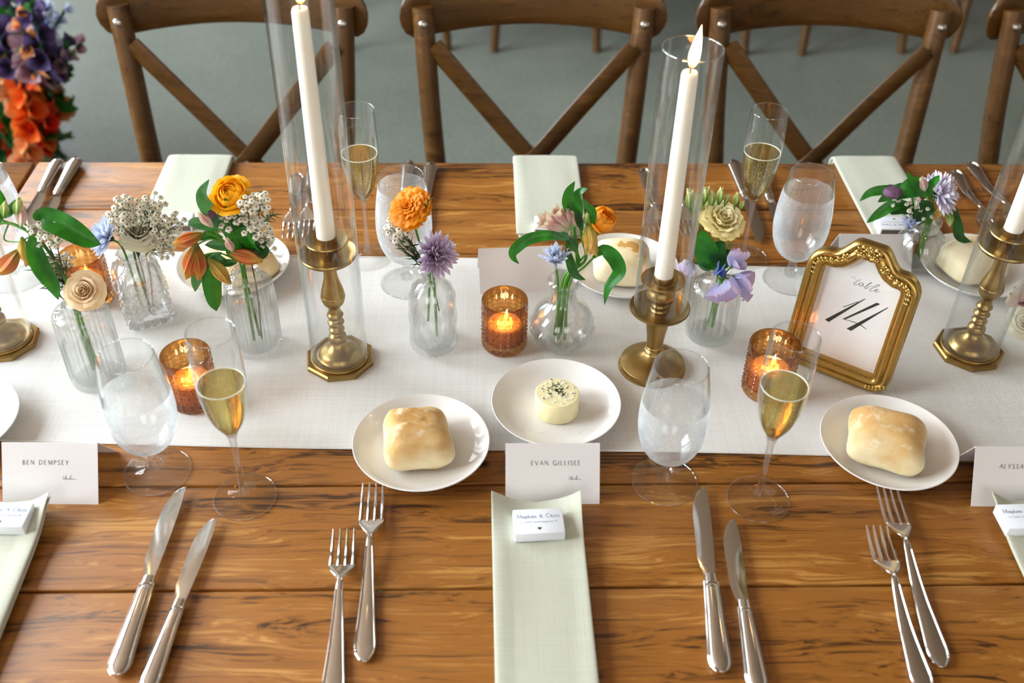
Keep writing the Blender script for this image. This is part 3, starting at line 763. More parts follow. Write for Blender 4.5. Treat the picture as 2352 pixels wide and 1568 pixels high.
def roll(label, c, seed, size, rz, mat, ridges=0.0, boxy=3.2, z=.0055, tilt=0):
    t = thing('bread_roll', label, 'bread roll', (c.x, c.y, T+z), R(rz), 'crusty bread rolls on the plates')
    t.rotation_euler = (R(tilt), 0, R(rz))
    part('crust', roll_mesh(seed, *size, mat, ridges, boxy), mat, t); return t
def pc(x0, y0, x1, y1): return G((x0+x1)/2, (y0+y1)/2+2, .021)
p = pc(816, 897, 1119, 1125); make_plate('white plate with the ridged golden roll at the front setting', p, .0775)
roll('golden ridged bread roll on the front plate left of the butter', p+Vector((-.004, .001, 0)), 3, (.078, .082, .047), 8, M_BREAD, 2.6, 4.2)
p = pc(1134, 822, 1421, 1017); make_plate('white plate holding the round pat of butter', p, .0765); PB = p
p = pc(1886, 903, 2197, 1118); make_plate('white plate with the floured square ciabatta below the gold frame', p, .0770)
roll('floured square ciabatta roll on the plate below the gold frame', p+Vector((-.003, .001, 0)), 8, (.088, .082, .042), -20, M_BREAD, .3, 4.4)
p = G(1432, 608, .021); make_plate('white plate with a pale roll behind the lit hurricane candle', p, .0765, z=.0016)
roll('pale roll on the far plate behind the lit taper candle', p+Vector((-.002, -.002, 0)), 12, (.080, .076, .050), -3, M_BREADP, 0, 3.6)
p = G(2243, 607, .021); make_plate('white plate with a pale roll behind the end candlestick', p, .0765, z=.0016)
roll('pale roll on the far plate beside the drooping green leaf', p+Vector((-.006, .003, 0)), 15, (.086, .080, .048), 15, M_BREADP, .2, 3.2)
p = G(536, 602, .021); make_plate('white plate half hidden behind the orange striped alstroemeria', p, .0765, z=.0016)
roll('golden roll on the far plate behind the ribbed alstroemeria vase', p+Vector((.018, -.004, 0)), 18, (.080, .074, .045), 25, M_BREAD, 0, 3.4)
roll('small pale roll tucked beside the golden roll behind the alstroemeria', p+Vector((-.028, .006, 0)), 21, (.052, .050, .038), 10, M_BREADP, 0, 3.0)
p = G(-118, 962, .021); make_plate('white plate mostly out of sight behind the BEN DEMPSEY card', p, .0765)
# butter
bt = thing('butter_pat', 'round pat of pale butter sprinkled with herbs and salt', 'butter', (PB.x+.001, PB.y+.001, T+.0056))
part('butter', MB().lathe([(0, 0), (.0245, 0), (.0262, .002), (.0262, .0270), (.0250, .0288), (0, .0292)], 48, lambda a, z: 1+.006*math.sin(5*a)+.004*math.sin(11*a+z*90)), M_BUTTER, bt)
rnd = random.Random(4)
hb = MB(); sl = MB()
for i in range(46):
    a, r = rnd.random()*6.28, abs(rnd.gauss(0, .0085)); M = TR(r*math.cos(a)-.001, r*math.sin(a)+.003, .0296) @ RZ(rnd.random()*6.28)
    hb.box((0, 0, 0), (.0030*(.6+rnd.random()), .0007, .0006), 0, M @ RY(rnd.uniform(-.4, .4)))
for i in range(60):
    a, r = rnd.random()*6.28, .021*math.sqrt(rnd.random()); s = .0010*(.6+rnd.random())
    sl.box((0, 0, 0), (s, s*1.3, s*.6), 0, TR(r*math.cos(a), r*math.sin(a), .0296) @ RZ(rnd.random()*6))
part('herbs', hb, M_HERB, bt, stuff=True, smooth=False); part('salt', sl, M_SALT, bt, stuff=True, smooth=False)
cr = MB()
for i in range(14):
    a = rnd.uniform(3.3, 6.4); r = rnd.uniform(.032, .05); s = .0010*(.5+rnd.random())
    cr.box((0, 0, 0), (s, s*1.4, s*.5), 0, TR(r*math.cos(a), r*math.sin(a), .0012+.0009*(r > .045)) @ RZ(rnd.random()*6))
part('salt_crumbs', cr, M_SALT, bt, stuff=True, smooth=False)

# ================================================================== stemware
def shell(prof_out, th):       # closed wall: outer profile up, inner profile down
    return prof_out+[(max(r-th, .0002), z) for r, z in reversed(prof_out)]
def smooth_prof(pts, n=5):
    return [(max(p.x, 0), p.y) for p in catmull([(a, b, 0) for a, b in pts], n)]
def lathe_clip(prof, z0, z1, inset):
    pr = [(max(r-inset, .0003), z) for r, z in prof if z0 <= z <= z1]
    return [(0, pr[0][1])]+pr+[(pr[-1][0], z1), (0, z1)]
FL_BOWL = smooth_prof([(.0042, .094), (.0100, .104), (.0170, .118), (.0222, .138), (.0248, .160), (.0256, .182), (.0252, .205), (.0240, .232)])
def make_flute(label, c, level, z=0.0, lean=0.0, etched=False):
    t = thing('champagne_flute', label, 'champagne flute', (c.x, c.y, T+z+.0004), 0, 'champagne flutes')
    foot = [(0, 0), (.0340, 0), (.0345, .0007), (.0340, .0014), (.025, .0024), (.012, .0048), (.0060, .0090), (.0042, .018), (.0036, .040), (.0035, .070), (.0040, .088), (.0062, .096), (0, .0965)]
    part('foot', MB().lathe(foot[:7]+[(.0060, .0090), (0, .0090)], 48), M_GLASS, t)
    part('foot_rim', MB().tube([(.0340*math.cos(a), .0340*math.sin(a), .0009) for a in [2*math.pi*k/48 for k in range(49)]], .0008, 6), M_STEM, t)
    part('stem', MB().lathe([(0, .0088), (.0062, .0088)]+foot[7:], 32), M_STEM, t)
    bw = part('bowl', MB().lathe([(0, .0962), (.0042, .0962)]+FL_BOWL+[(r-.0009, q) for r, q in reversed(FL_BOWL)]+[(0, .0985)], 44), M_GLASS, t)
    part('lip', MB().tube([(.02355*math.cos(a), .02355*math.sin(a), .232) for a in [2*math.pi*k/44 for k in range(45)]], .0006, 6), M_STEM, bw)
    lq = part('champagne', MB().lathe(lathe_clip(FL_BOWL, .101, level, .0011), 44), M_CHAMP, t)
    rr = [r for r, q in FL_BOWL if q <= level][-1]-.0014
    part('foam_ring', MB().tube([(rr*math.cos(a), rr*math.sin(a), level+.0003) for a in [2*math.pi*k/44 for k in range(45)]], .0006, 6), M_BUBBLE, lq)
    rn = random.Random(int(c.x*1000)); bb = MB()
    for i in range(46):
        q = rn.uniform(.115, level-.002); rq = [r for r, zz in FL_BOWL if zz <= q][-1]-.0022; a = rn.random()*6.28; k = rn.choice((1, 1, .55, .2))
        bb.lathe([(0, -1), (.8, -.5), (.8, .5), (0, 1)], 5, None, TR(rq*k*math.cos(a), rq*k*math.sin(a), q) @ SC(.0004+.0003*rn.random()))
    part('bubbles', bb, M_BUBBLE, lq, stuff=True)
    if etched:
        for i, s in enumerate(('SCHOTT', 'ZWIESEL')):
            bfont(s, .0042, M_COND, 'etched_lettering', t, TR(.017, -.0195, .0030) @ RZ(R(22)) @ TR(0, -.0045*i, .0003-.0002*i))
    return t
GB_BOWL = smooth_prof([(.0062, .036), (.0160, .0415), (.0265, .052), (.0335, .068), (.0368, .088), (.0366, .110), (.0345, .132), (.0315, .152), (.0288, .170)])
def make_goblet(label, c, level, z=0.0, mist=1):
    t = thing('water_goblet', label, 'water goblet', (c.x, c.y, T+z+.0004), 0, 'water goblets')
    foot = [(0, 0), (.0365, 0), (.0370, .0007), (.0365, .0015), (.028, .0032), (.016, .0062), (.0085, .0098), (.0070, .0135), (.0092, .0160), (.0080, .0190), (.0055, .026), (.0062, .0345), (.0082, .0375), (0, .0385)]
    part('foot', MB().lathe(foot[:7]+[(.0085, .0098), (0, .0098)], 48), M_GLASS, t)
    part('foot_rim', MB().tube([(.0365*math.cos(a), .0365*math.sin(a), .0009) for a in [2*math.pi*k/48 for k in range(49)]], .0008, 6), M_STEM, t)
    part('stem', MB().lathe([(0, .0096), (.0086, .0096)]+foot[7:], 32), M_STEM, t)
    bw = part('bowl', MB().lathe([(0, .0368), (.0062, .0368)]+GB_BOWL+[(r-.0010, q) for r, q in reversed(GB_BOWL)]+[(0, .0400)], 52), M_GLASS, t)
    part('lip', MB().tube([(.0283*math.cos(a), .0283*math.sin(a), .170) for a in [2*math.pi*k/52 for k in range(53)]], .0006, 6), M_STEM, bw)
    part('water', MB().lathe(lathe_clip(GB_BOWL, .041, level, .0013), 52), M_WATER, t)
    pr = [(r+.0003, q) for r, q in GB_BOWL if .040 <= q <= level+.010]
    part('condensation', MB().lathe(pr, 52), M_COND, t, recalc=False)
    return t
make_flute('champagne flute beside the misted goblet of the BEN DEMPSEY setting', G(563, 1141), .166)
make_flute('champagne flute with an etched foot beside the amber votive and gold frame', G(1740, 1147), .168, etched=True)
make_flute('champagne flute half behind the tall left hurricane glass', G(846, 592), .168)
make_flute('champagne flute on the far side behind the yellow lisianthus', G(1706, 592), .172)
make_goblet('misted water goblet beside the BEN DEMPSEY card', G(362, 1083), .112)
make_goblet('misted water goblet between the butter plate and the etched flute', G(1525, 1106), .116)
make_goblet('misted water goblet behind the orange ranunculus stem', G(936, 652), .146, .0016)
make_goblet('misted water goblet behind the gold table number frame', G(1812, 645), .136, .0016)
make_goblet('misted water goblet behind the peach rose and second table joint', G(38, 640), .146, .0016)

# ================================================================== candlesticks with hurricanes and tapers
def octagon_prof(r, z0, z1, bev):
    mb = MB(); loops = []
    for rr, zz in ((r-.001, z0), (r, z0+.001), (r, z1-bev), (r-bev, z1), (r*.6, z1)):
        loops.append([(rr*math.cos(R(22.5+45*k)), rr*math.sin(R(22.5+45*k)), zz) for k in range(8)])
    return mb.loft(loops)
FLZ = .046
def flame_on(t, cz, x=0.0, y=0.0, scale=1.0, power=.25):
    part('wick', MB().tube([(x, y, cz-.002), (x+.0004, y, cz+.004), (x+.0012, y, cz+.0075)], .0007, 6), M_WICK, t)
    pr = smooth_prof([(0, 0), (.07, .05), (.125, .20), (.125, .38), (.085, .64), (.035, .86), (0, 1)], 4)
    part('flame', MB().lathe(pr, 14).mesh('flame', M_FLAME), None, t, TR(x+.0010, y, cz+.004) @ RY(R(6)) @ SC(FLZ*scale))
    l = bpy.data.lights.new('flame_light', 'POINT'); l.energy = power; l.color = (1, .62, .26); l.shadow_soft_size = .006
    o = bpy.data.objects.new('flame_light', l); COL.objects.link(o); o.parent = t; o.location = (x, y, cz+.020*scale)
def turned_stick(label, c, z, hur, topz, lean=(0, 0), light=True):
    t = thing('candlestick', label, 'candlestick', (c.x, c.y, T+z), R(8), 'brass candlesticks')
    part('base', octagon_prof(.0440, 0, .0075, .002), M_BRASS, t, smooth=False)
    stem = smooth_prof([(.0365, .0070), (.0362, .0100), (.0330, .0112), (.0285, .0105), (.0262, .0120), (.0225, .0175), (.0150, .0230), (.0100, .0290), (.0088, .0335)], 4)
    part('foot', MB().lathe([(0, .007)]+stem, 56), M_BRASS, t)
    col = [(.0088, .0330), (.0108, .0345), (.0112, .0385), (.0104, .0420), (.0078, .0450), (.0072, .0470), (.0094, .0500), (.0096, .0520), (.0074, .0550), (.0070, .0580),
           (.0098, .0608), (.0100, .0632), (.0074, .0662), (.0070, .0690), (.0098, .0722), (.0098, .0745), (.0078, .0780), (.0072, .0830), (.0080, .0870),
           (.0122, .0920), (.0142, .0980), (.0148, .1010), (.0146, .1035), (.0140, .1050), (.0136, .1090), (.0112, .1180), (.0085, .1290), (.0078, .1400), (.0085, .1500), (.0105, .1560)]
    part('column', MB().lathe(smooth_prof(col, 3), 40), M_BRASS, t)
    pan = [(0, .155), (.012, .155), (.026, .157), (.0325, .1605), (.0338, .1640), (.0330, .1655), (.031, .1630), (.024, .1600), (.010, .1585), (0, .1585)]
    part('drip_pan', MB().lathe(pan, 48), M_BRASS, t)
    cup = [(0, .158), (.0110, .158), (.0105, .164), (.0125, .170), (.0165, .176), (.0235, .1795), (.0252, .1825), (.0245, .1838), (.016, .1805), (.0118, .1800), (.0116, .1880), (0, .1880)]
    part('candle_cup', MB().lathe(cup, 44), M_BRASS, t)
    h = thing('hurricane_chimney', hur, 'hurricane glass', (c.x, c.y, T+z+.0112), 0, 'clear glass hurricanes')
    ro = .0352; H2 = .505
    part('cylinder', MB().lathe([(ro, 0), (ro, H2), (ro-.0008, H2+.0008), (ro-.0018, H2), (ro-.0018, 0), (ro-.0009, -.0004), (ro, 0)], 72), M_HURR, h)
    return t
def taper(label, c, z0, z1, r0=.0110, r1=.0086, lean=0.0, lit=True):
    t = thing('taper_candle', label, 'candle', (c.x, c.y, z0), 0, 'ivory taper candles')
    t.rotation_euler = (0, lean, 0); H2 = z1-z0
    pr = [(0, 0), (r0, 0), (r0, .002)]+[(r0+(r1-r0)*k/8, .002+(H2-.006)*k/8) for k in range(1, 9)]+[(r1-.0012, H2-.0004), (r1-.003, H2-.0012), (0, H2-.002)]
    part('wax', MB().lathe(pr, 32), M_WAX, t)
    if lit: flame_on(t, H2)
    return t
cA = G(782, 829); turned_stick('brass candlestick with octagonal base below the tall left hurricane', cA, .0016, 'tall clear hurricane chimney round the candlestick by the ranunculus vase', .46)
taper('lit ivory taper in the tall left hurricane', cA, T+.0016+.1805, T+.460)
cC = G(2222, 808); turned_stick('brass candlestick with octagonal base beside the gold frame', cC, .0016, 'tall clear hurricane chimney round the candlestick beside the gold frame', .46)
taper('ivory taper in the hurricane beside the gold frame', cC, T+.0016+.1805, T+.455)
cD = G(12, 788); turned_stick('brass candlestick with octagonal base beside the peach rose vase', cD, .0016, 'tall clear hurricane chimney beside the peach rose vase', .46)
taper('ivory taper in the hurricane beside the peach rose', cD, T+.0016+.1805, T+.455)
cB = G(1497, 843)
t = thing('candlestick', 'brass candlestick with round domed base and wide drip pan', 'candlestick', (cB.x, cB.y, T+.0016), 0, 'brass candlesticks')
part('foot', MB().lathe(smooth_prof([(0, 0), (.0390, 0), (.0402, .001), (.0402, .0070), (.0390, .0085), (.030, .0135), (.018, .0180), (.0110, .0230), (.0095, .0260)], 3), 64), M_BRASS, t)
part('column', MB().lathe(smooth_prof([(.0095, .0250), (.0120, .0268), (.0122, .0285), (.0100, .0310), (.0108, .0335), (.0100, .0360), (.0112, .050), (.0135, .066), (.0162, .082), (.0172, .0850), (.0160, .0880)], 3), 44), M_BRASS, t)
part('drip_pan', MB().lathe([(0, .0875), (.020, .0875), (.032, .0895), (.0362, .0930), (.0368, .0950), (.0358, .0955), (.030, .0925), (.016, .0915), (0, .0915)], 56), M_BRASS, t)
part('candle_cup', MB().lathe(smooth_prof([(0, .0910), (.0105, .0910), (.0095, .0945), (.0105, .0985), (.0092, .1020), (.0130, .1055), (.0172, .1110), (.0172, .1180), (.0150, .1240), (.0175, .1290), (.0250, .1330), (.0262, .1350), (.0250, .1362), (.0165, .1335), (.0120, .1330), (.0115, .1420), (0, .1420)], 3), 44), M_BRASS, t)
h = thing('hurricane_chimney', 'clear hurricane chimney standing on the wide drip pan, lit flame at its rim', 'hurricane glass', (cB.x, cB.y, T+.0016+.0938), 0, 'clear glass hurricanes')
ro = .0318; H2 = .330
part('cylinder', MB().lathe([(ro, 0), (ro, H2), (ro-.0008, H2+.0008), (ro-.0018, H2), (ro-.0018, 0), (ro-.0009, -.0004), (ro, 0)], 72), M_HURR, h)
part('rim', MB().tube([((ro-.0009)*math.cos(a), (ro-.0009)*math.sin(a), H2) for a in [2*math.pi*k/72 for k in range(73)]], .0011, 8), M_STEM, h)
taper('lit ivory taper whose flame reaches the rim of the shorter hurricane', cB, T+.1345, T+.4005, .0112, .0088)

# ================================================================== amber votives
def make_votive(label, c, z=.0016, rz=0.0, light=.22, r=.0285, H2=.0735):
    t = thing('votive_holder', label, 'votive holder', (c.x, c.y, T+z), rz, 'amber glass votives')
    rows, cols = 9, 18
    def mod(a, q):
        if q < .006 or q > H2-.010: return 1.0
        u = a/(2*math.pi)*cols; v = (q-.006)/(H2-.016)*rows
        d = abs(((u+v) % 2)-1)+abs(((u-v) % 2)-1)
        return 1+.065*(.5-.5*math.cos(math.pi*min(1, abs(d-1))))
    zs = [.006+(H2-.016)*k/36 for k in range(37)]
    outer = [(0, 0), (r-.003, 0), (r-.0012, .0012), (r-.0002, .004)]+[(r-.0006, q) for q in zs]+[(r+.0006, H2-.006), (r+.0008, H2-.002), (r, H2), (r-.0022, H2-.0008), (r-.0030, H2-.004)]
    inner = [(r-.0036, H2*.8), (r-.0036, H2*.4), (r-.0042, .013), (r-.0065, .0105), (0, .0100)]
    sh = part('glass', MB().lathe(outer+inner, 108, lambda a, q: mod(a, q) if True else 1), M_AMBER, t)
    nb = MB()
    for j in range(7):
        for k in range(18):
            a = 2*math.pi*(k+.5*(j % 2))/18; q = .010+j*.0083
            nb.lathe([(0, .0011), (.0007, .0008), (.0010, 0), (.0007, -.0006)], 6, None, TR((r+.0002)*math.cos(a), (r+.0002)*math.sin(a), q) @ rot_to((math.cos(a), math.sin(a), 0)))
    part('nubs', nb, M_AMBER, sh, stuff=True)
    wx = thing('tealight', label.replace('amber votive', 'tealight burning in the amber votive'), 'tealight', (c.x, c.y, T+z+.0102), 0, 'tealights in the votives')
    part('wax', MB().lathe([(0, 0), (r-.0068, 0), (r-.0062, .003), (r-.0062, .0250), (r-.0080, .0268), (r-.013, .0250), (0, .0245)], 36), M_TEAL, wx)
    flame_on(wx, .0245, scale=.42, power=light*.32)
    return t
make_votive('amber votive beside the round bulb vase', G(1158, 793))
make_votive('amber votive behind the flute of the BEN DEMPSEY setting', G(450, 921), rz=.3)
make_votive('amber votive half behind the flute with the etched foot', G(1758, 897), rz=.7, r=.0300)
make_votive('amber votive behind the peach rose vase', G(214, 690), rz=1.1, light=.05)

# ================================================================== bud vases
def ribbed(n, d, z0, z1):
    return lambda a, z: 1+(d*math.cos(n*a) if z0 <= z <= z1 else 0)
def make_vase(label, c, outer, th, mod=None, seg=96, water=None, mat=None, rz=0.0, z=.0016, name='bud_vase', base=.006):
    t = thing(name, label, 'vase', (c.x, c.y, T+z), rz, 'clear glass bud vases')
    inn = [(max(r-th, .0004), q) for r, q in reversed(outer) if q > base+.002]
    mb = MB().lathe([(0, 0)]+outer+inn+[(inn[-1][0]*.9, base), (0, base)], seg, mod)
    part('glass', mb, mat or M_VASE, t)
    if water:
        pr = [(max(r-th-.0006, .0004), q) for r, q in outer if base+.001 <= q <= water]
        part('water', MB().lathe([(0, base+.0008), (pr[0][0]*.92, base+.0008)]+pr+[(pr[-1][0], water), (0, water)], 48), M_WATER, t)
    return t
def cyl_prof(r, h, sh, nr, nz, lip=.002):
    return [(r-.002, 0), (r, .002)]+[(r, .002+(h-sh-.002)*k/6) for k in range(1, 7)]+[(r-.0008, h-sh+.004), (r-.004, h-sh+.0075), (r-.010, h-sh+.0095), (nr+.002, h-nz-.002), (nr, h-nz+.002), (nr, h-.004), (nr+lip, h-.002), (nr+lip, h-.0005), (nr+lip*.4, h)]
C1 = G(230, 868); C2 = G(342, 728); C3 = G(595, 796); C4 = G(997, 790); C5 = G(1288, 792); C6 = G(1628, 768); C7 = G(2100, 612)
make_vase('ribbed cylinder bud vase with the peach rose', C1, cyl_prof(.0325, .118, .020, .0175, .010), .0032, ribbed(34, .036, .004, .094), 136, .075)
make_vase('ribbed cylinder bud vase with the yellow ranunculus', C3, cyl_prof(.0300, .118, .022, .0165, .010), .0032, ribbed(32, .036, .004, .092), 128, .058)
make_vase('embossed apothecary bud vase with the purple chrysanthemum', C4, [(.027, 0), (.0290, .003), (.0290, .008), (.0292, .014), (.0294, .021), (.0296, .024), (.0298, .030), (.0298, .036), (.0298, .042), (.0298, .048), (.0299, .054), (.0300, .060), (.0302, .068), (.0290, .080), (.0245, .091), (.0165, .099), (.0135, .104), (.0132, .110), (.0155, .114), (.0160, .117), (.0140, .119)], .003,
          lambda a, z: 1+(.07*abs(math.cos(11*a)) if z < .020 else (.045*math.cos(8*a)*math.cos((z-.046)*140) if z < .068 else 0)), 176, .052)
make_vase('round bulb bud vase with trailing alstroemeria leaves', C5, smooth_prof([(.020, 0), (.024, .002), (.033, .012), (.0395, .027), (.0398, .040), (.0350, .053), (.0250, .063), (.0180, .070), (.0160, .080), (.0165, .092), (.0205, .098), (.0215, .101), (.0195, .104)], 3), .003,
          lambda a, z: 1+(.075*math.cos(12*a)*math.cos((z-.018)*170) if .002 < z < .038 else 0), 168, .040)
make_vase('faceted cylinder bud vase with the pale yellow lisianthus', C6, cyl_prof(.0310, .100, .026, .0135, .010), .003, lambda a, z: 1+(.06*abs(math.cos(8*a)) if .003 < z < .076 else 0), 160, .045)
make_vase('small round bud vase with lilac chrysanthemums behind the gold frame', C7, smooth_prof([(.018, 0), (.023, .002), (.032, .014), (.0352, .028), (.0340, .042), (.026, .055), (.018, .062), (.0165, .068), (.0185, .074), (.0185, .078), (.0165, .080)], 3), .003,
          lambda a, z: 1+(.03*math.cos(12*a)*math.cos((z-.018)*230) if .004 < z < .04 else 0), 96, .03)
# square cut-crystal vase with star facets
def square_vase():
    t = thing('bud_vase', 'square cut crystal bud vase with white waxflower', 'vase', (C2.x, C2.y, T+.0016), R(28), 'clear glass bud vases')
    def loop(r, z, sq, facet=0.0):
        out = []
        for k in range(96):
            a = 2*math.pi*k/96; ca, sa = math.cos(a), math.sin(a); e = 2/sq
            q = (abs(ca)**sq+abs(sa)**sq)**(-1/sq)
            u = (a*8/math.pi) % 2-1
            f = facet*(abs(math.sin(9*a+z*330))+abs(math.sin(9*a-z*330))-1)
            out.append(((r+f)*q*ca, (r+f)*q*sa, z))
        return out
    L = [loop(.0255, 0, 5), loop(.0285, .003, 6)]+[loop(.0290+.0004*math.sin(k), .006+k*.0033, 7, .0022) for k in range(20)]+[loop(.0285, .073, 6), loop(.0265, .081, 5), loop(.0215, .086, 3), loop(.0185, .089, 2), loop(.0180, .096, 2), loop(.0205, .099, 2), loop(.0205, .102, 2), loop(.0190, .1035, 2)]
    I = [loop(.0170, .102, 2), loop(.0155, .089, 2), loop(.022, .080, 4), loop(.0250, .070, 6), loop(.0250, .010, 6), loop(.021, .007, 5)]
    part('glass', MB().loft(L+I), M_CUT, t)
    part('water', MB().loft([loop(.0244, .0106, 6), loop(.0244, .045, 6)]), M_WATER, t)
square_vase()

# ================================================================== gold table-number frame
FBL, FBR = G(1806, 822), G(2020, 905)
fu = (FBR-FBL).normalized(); fn = Vector((fu.y, -fu.x, 0))
if fn.y > 0: fn = -fn
ftilt = R(11); fv = Vector((0, 0, math.cos(ftilt)))-fn*math.sin(ftilt); fw = fu.cross(fv)
FRO = (FBL+FBR)/2; FRO.z = T+.0016
MF = Matrix(((fu.x, fv.x, fw.x, FRO.x), (fu.y, fv.y, fw.y, FRO.y), (fu.z, fv.z, fw.z, FRO.z), (0, 0, 0, 1)))
MFI = MF.inverted()
def FP(px, py, w=0.0):         # pixel to frame-plane coordinates, w above the plane
    d = ray(px, py); o = MFI @ EYE; e = MFI.to_3x3() @ d; k = (w-o.z)/e.z; q = o+e*k; return (q.x, q.y)
def build_frame(W, H, Hs):
    t = thing('table_number_frame', 'ornate gold frame with table number 14 standing on the runner', 'picture frame', FRO)
    L = MFI  # local = frame coordinates
    t.matrix_world = MF
    hw = W/2; rc = .021
    pts = []
    pts += [(-hw+rc+rc*math.cos(R(a)), rc+rc*math.sin(R(a))) for a in range(180, 271, 15)]
    pts += [(-hw+rc+(W-2*rc)*k/10, 0) for k in range(1, 10)]
    pts += [(hw-rc+rc*math.cos(R(a)), rc+rc*math.sin(R(a))) for a in range(270, 361, 15)]
    pts += [(hw, rc+(Hs-rc-.026)*k/10) for k in range(1, 10)]
    crown = []
    rs = .028
    crown += [(hw-rs+rs*math.cos(R(a)), Hs-.026+rs*.95*math.sin(R(a))) for a in range(0, 76, 15)]
    x0, y0 = crown[-1]
    for k in range(1, 25):
        s = k/24; x = x0*(1-2*s)
        q = max(0, min(1, (min(s, 1-s)-.08)/.27)); crown.append((x, y0+(H-y0)*q*q*(3-2*q)))
    crown += [(-x, y) for x, y in reversed(crown[:6])][1:]
    pts += crown
    pts += [(-hw, rc+(Hs-rc-.026)*k/10) for k in range(9, 0, -1)]
    n = len(pts); P = [Vector(p) for p in pts]
    def inset(d):
        out = []
        for i in range(n):
            tg = (P[(i+1) % n]-P[i-1]).normalized(); nn = Vector((-tg.y, tg.x)); out.append(P[i]+nn*d)
        return out
    prof = [(0.0, -.006), (0.0, .004), (.0012, .0068), (.0035, .0082), (.0060, .0074), (.0068, .0060), (.0085, .0076), (.0108, .0082), (.0128, .0070), (.0140, .0050), (.0150, .0052), (.0160, .0044), (.0162, -.001)]
    prof = [(d*1.32, h*1.25 if h > 0 else h) for d, h in prof]
    rings = [[(q.x, q.y, h) for q in inset(d)] for d, h in prof]
    rings.append([(q.x, q.y, -.006) for q in inset(.0214)]); rings.append(rings[0])
    mb = MB(); mb.loft(rings, caps=False); part('moulding', mb, M_GOLD, t, sharp=50)
    inn = inset(.0208)
    part('backing', MB().loft([[(q.x, q.y, -.006) for q in inn], [(q.x, q.y, -.003) for q in inn]]), M_TABLE, t)
    pp = inset(.0200)
    card = part('number_card', MB().loft([[(q.x, q.y, -.0024) for q in pp], [(q.x, q.y, -.0018) for q in pp]]), M_PAPER, t, smooth=False)
    part('glass_pane', MB().loft([[(q.x, q.y, .0012) for q in pp], [(q.x, q.y, .0024) for q in pp]]), M_GLASS, t, smooth=False)
    # beading along the sight edge
    bd = MB(); q = inset(.0203); q.append(q[0]); acc = 0.0
    for i in range(n):
        seg = (q[i+1]-q[i]).length
        while acc < seg:
            p = q[i].lerp(q[i+1], acc/seg if seg else 0)
            bd.lathe([(0, .001), (.0007, .0008), (.00105, 0), (.0007, -.0006)], 6, None, TR(p.x, p.y, .0066)); acc += .00235
        acc -= seg
    part('beading', bd, M_GOLD, t, stuff=True)
    # relief: rosettes and leaves along the crown
    def petal_relief(M, s):
        return MB().grid(lambda u, v: ((u-.5)*2*s*.42*math.sin(math.pi*(.12+.88*v)), v*s, s*.38*math.sin(math.pi*v)*(1-(2*u-1)**2*.7)), 4, 5, M)
    def rosette(cx, cy, s):
        r = MB()
        for ring, (m, rr, zz) in enumerate(((7, .62, .0), (5, .40, .25), (3, .2, .45))):
            for k in range(m):
                g = petal_relief(TR(cx, cy, .0092+zz*s) @ RZ(2*math.pi*k/m+ring*.5) @ TR(0, s*rr*.35, 0) @ RX(R(18+24*ring)), s*rr*1.25); r.add(g.v, g.f)
        r.lathe([(0, s*.75), (s*.16, s*.66), (s*.2, s*.4)], 8, None, TR(cx, cy, .0092)); return r
    mid = inset(.0112)
    def at(xq):
        c = [p for p in mid if p.y > Hs*.8]; c.sort(key=lambda p: abs(p.x-xq)); return c[0]
    for xq, s in ((-.0085, .0098), (.0095, .0104), (-.021, .0066), (.023, .0068), (.0005, .0062)):
        p = at(xq); part('rosette', rosette(p.x, p.y+(.0035 if abs(xq) < .002 else 0), s), M_GOLD, t, recalc=False)
    for sg in (-1, 1):
        for k in range(11):
            xq = sg*(.026+.0035*k) if k < 8 else sg*hw
            if k < 8: p = at(xq)
            else: p = Vector((sg*(hw-.0112), Hs-.020-.006*(k-8)))
            ang = (R(-95) if k < 4 else R(-130 if k < 8 else -175))*sg
            for dd in (-.6, .5):
                part('relief_leaf', petal_relief(TR(p.x, p.y, .0095) @ RZ(ang+dd), .0072-.00025*k), M_GOLD, t, recalc=False)
    for sg in (-1, 1):
        for k in range(6):
            for dd in (-.5, .5):
                part('relief_leaf', petal_relief(TR(sg*(hw-.026+.0042*k), .0066+.0006*k*k*.4, .0092) @ RZ(sg*(R(-95)+.12*k)+dd), .0052), M_GOLD, t, recalc=False)
    part('easel_strut', MB().box((0, 0, 0), (.03, .13, .003), .001), M_TABLE, t, TR(0, .066, -.024) @ RX(R(-15)))
    return t, card
fr, card = build_frame(.136, .1830, .1610)
ZK = -.0018+.00012
ink = MB()
def fpoly(pts):
    ink.poly([(*FP(x, y), ZK) for x, y in pts])
def zc(cx, cy): return (1860+cx*280/1254, 540+cy*350/1568)     # crop coordinates to photo pixels
fpoly([zc(*p) for p in ((150, 872), (562, 657), (568, 662), (190, 898))])
fpoly([zc(*p) for p in ((335, 742), (500, 682), (492, 692), (340, 748))])
fpoly([zc(*p) for p in ((328, 868), (684, 699), (722, 714), (360, 872))])
fpoly([zc(*p) for p in ((372, 966), (798, 747), (803, 753), (420, 990))])
part('numeral', ink, M_INKG, card, smooth=False, recalc=False)
ln = MB()
def fline(pts, wd, wmax=None):
    q = catmull([(*FP(*zc(*p)), 0) for p in pts], 5); n = len(q)
    ln.ribbon([(p.x, p.y) for p in q], [wd+(wmax-wd)*math.sin(math.pi*i/(n-1)) if wmax else wd for i in range(n)], None, ZK)
fline([(345, 868), (430, 893), (510, 925), (555, 955), (580, 975)], .0006, .0010)
fline([(415, 435), (440, 432), (465, 452), (480, 475)], .00025)
fline([(525, 458), (480, 480), (450, 500), (462, 516), (495, 508), (520, 492)], .0003, .0006)
fline([(545, 500), (525, 492), (505, 508), (512, 528), (535, 518), (550, 500), (540, 530), (560, 535)], .0003, .0006)
fline([(560, 535), (610, 510), (635, 492), (612, 500), (572, 532), (560, 550), (580, 553), (595, 538), (585, 530)], .0003, .0006)
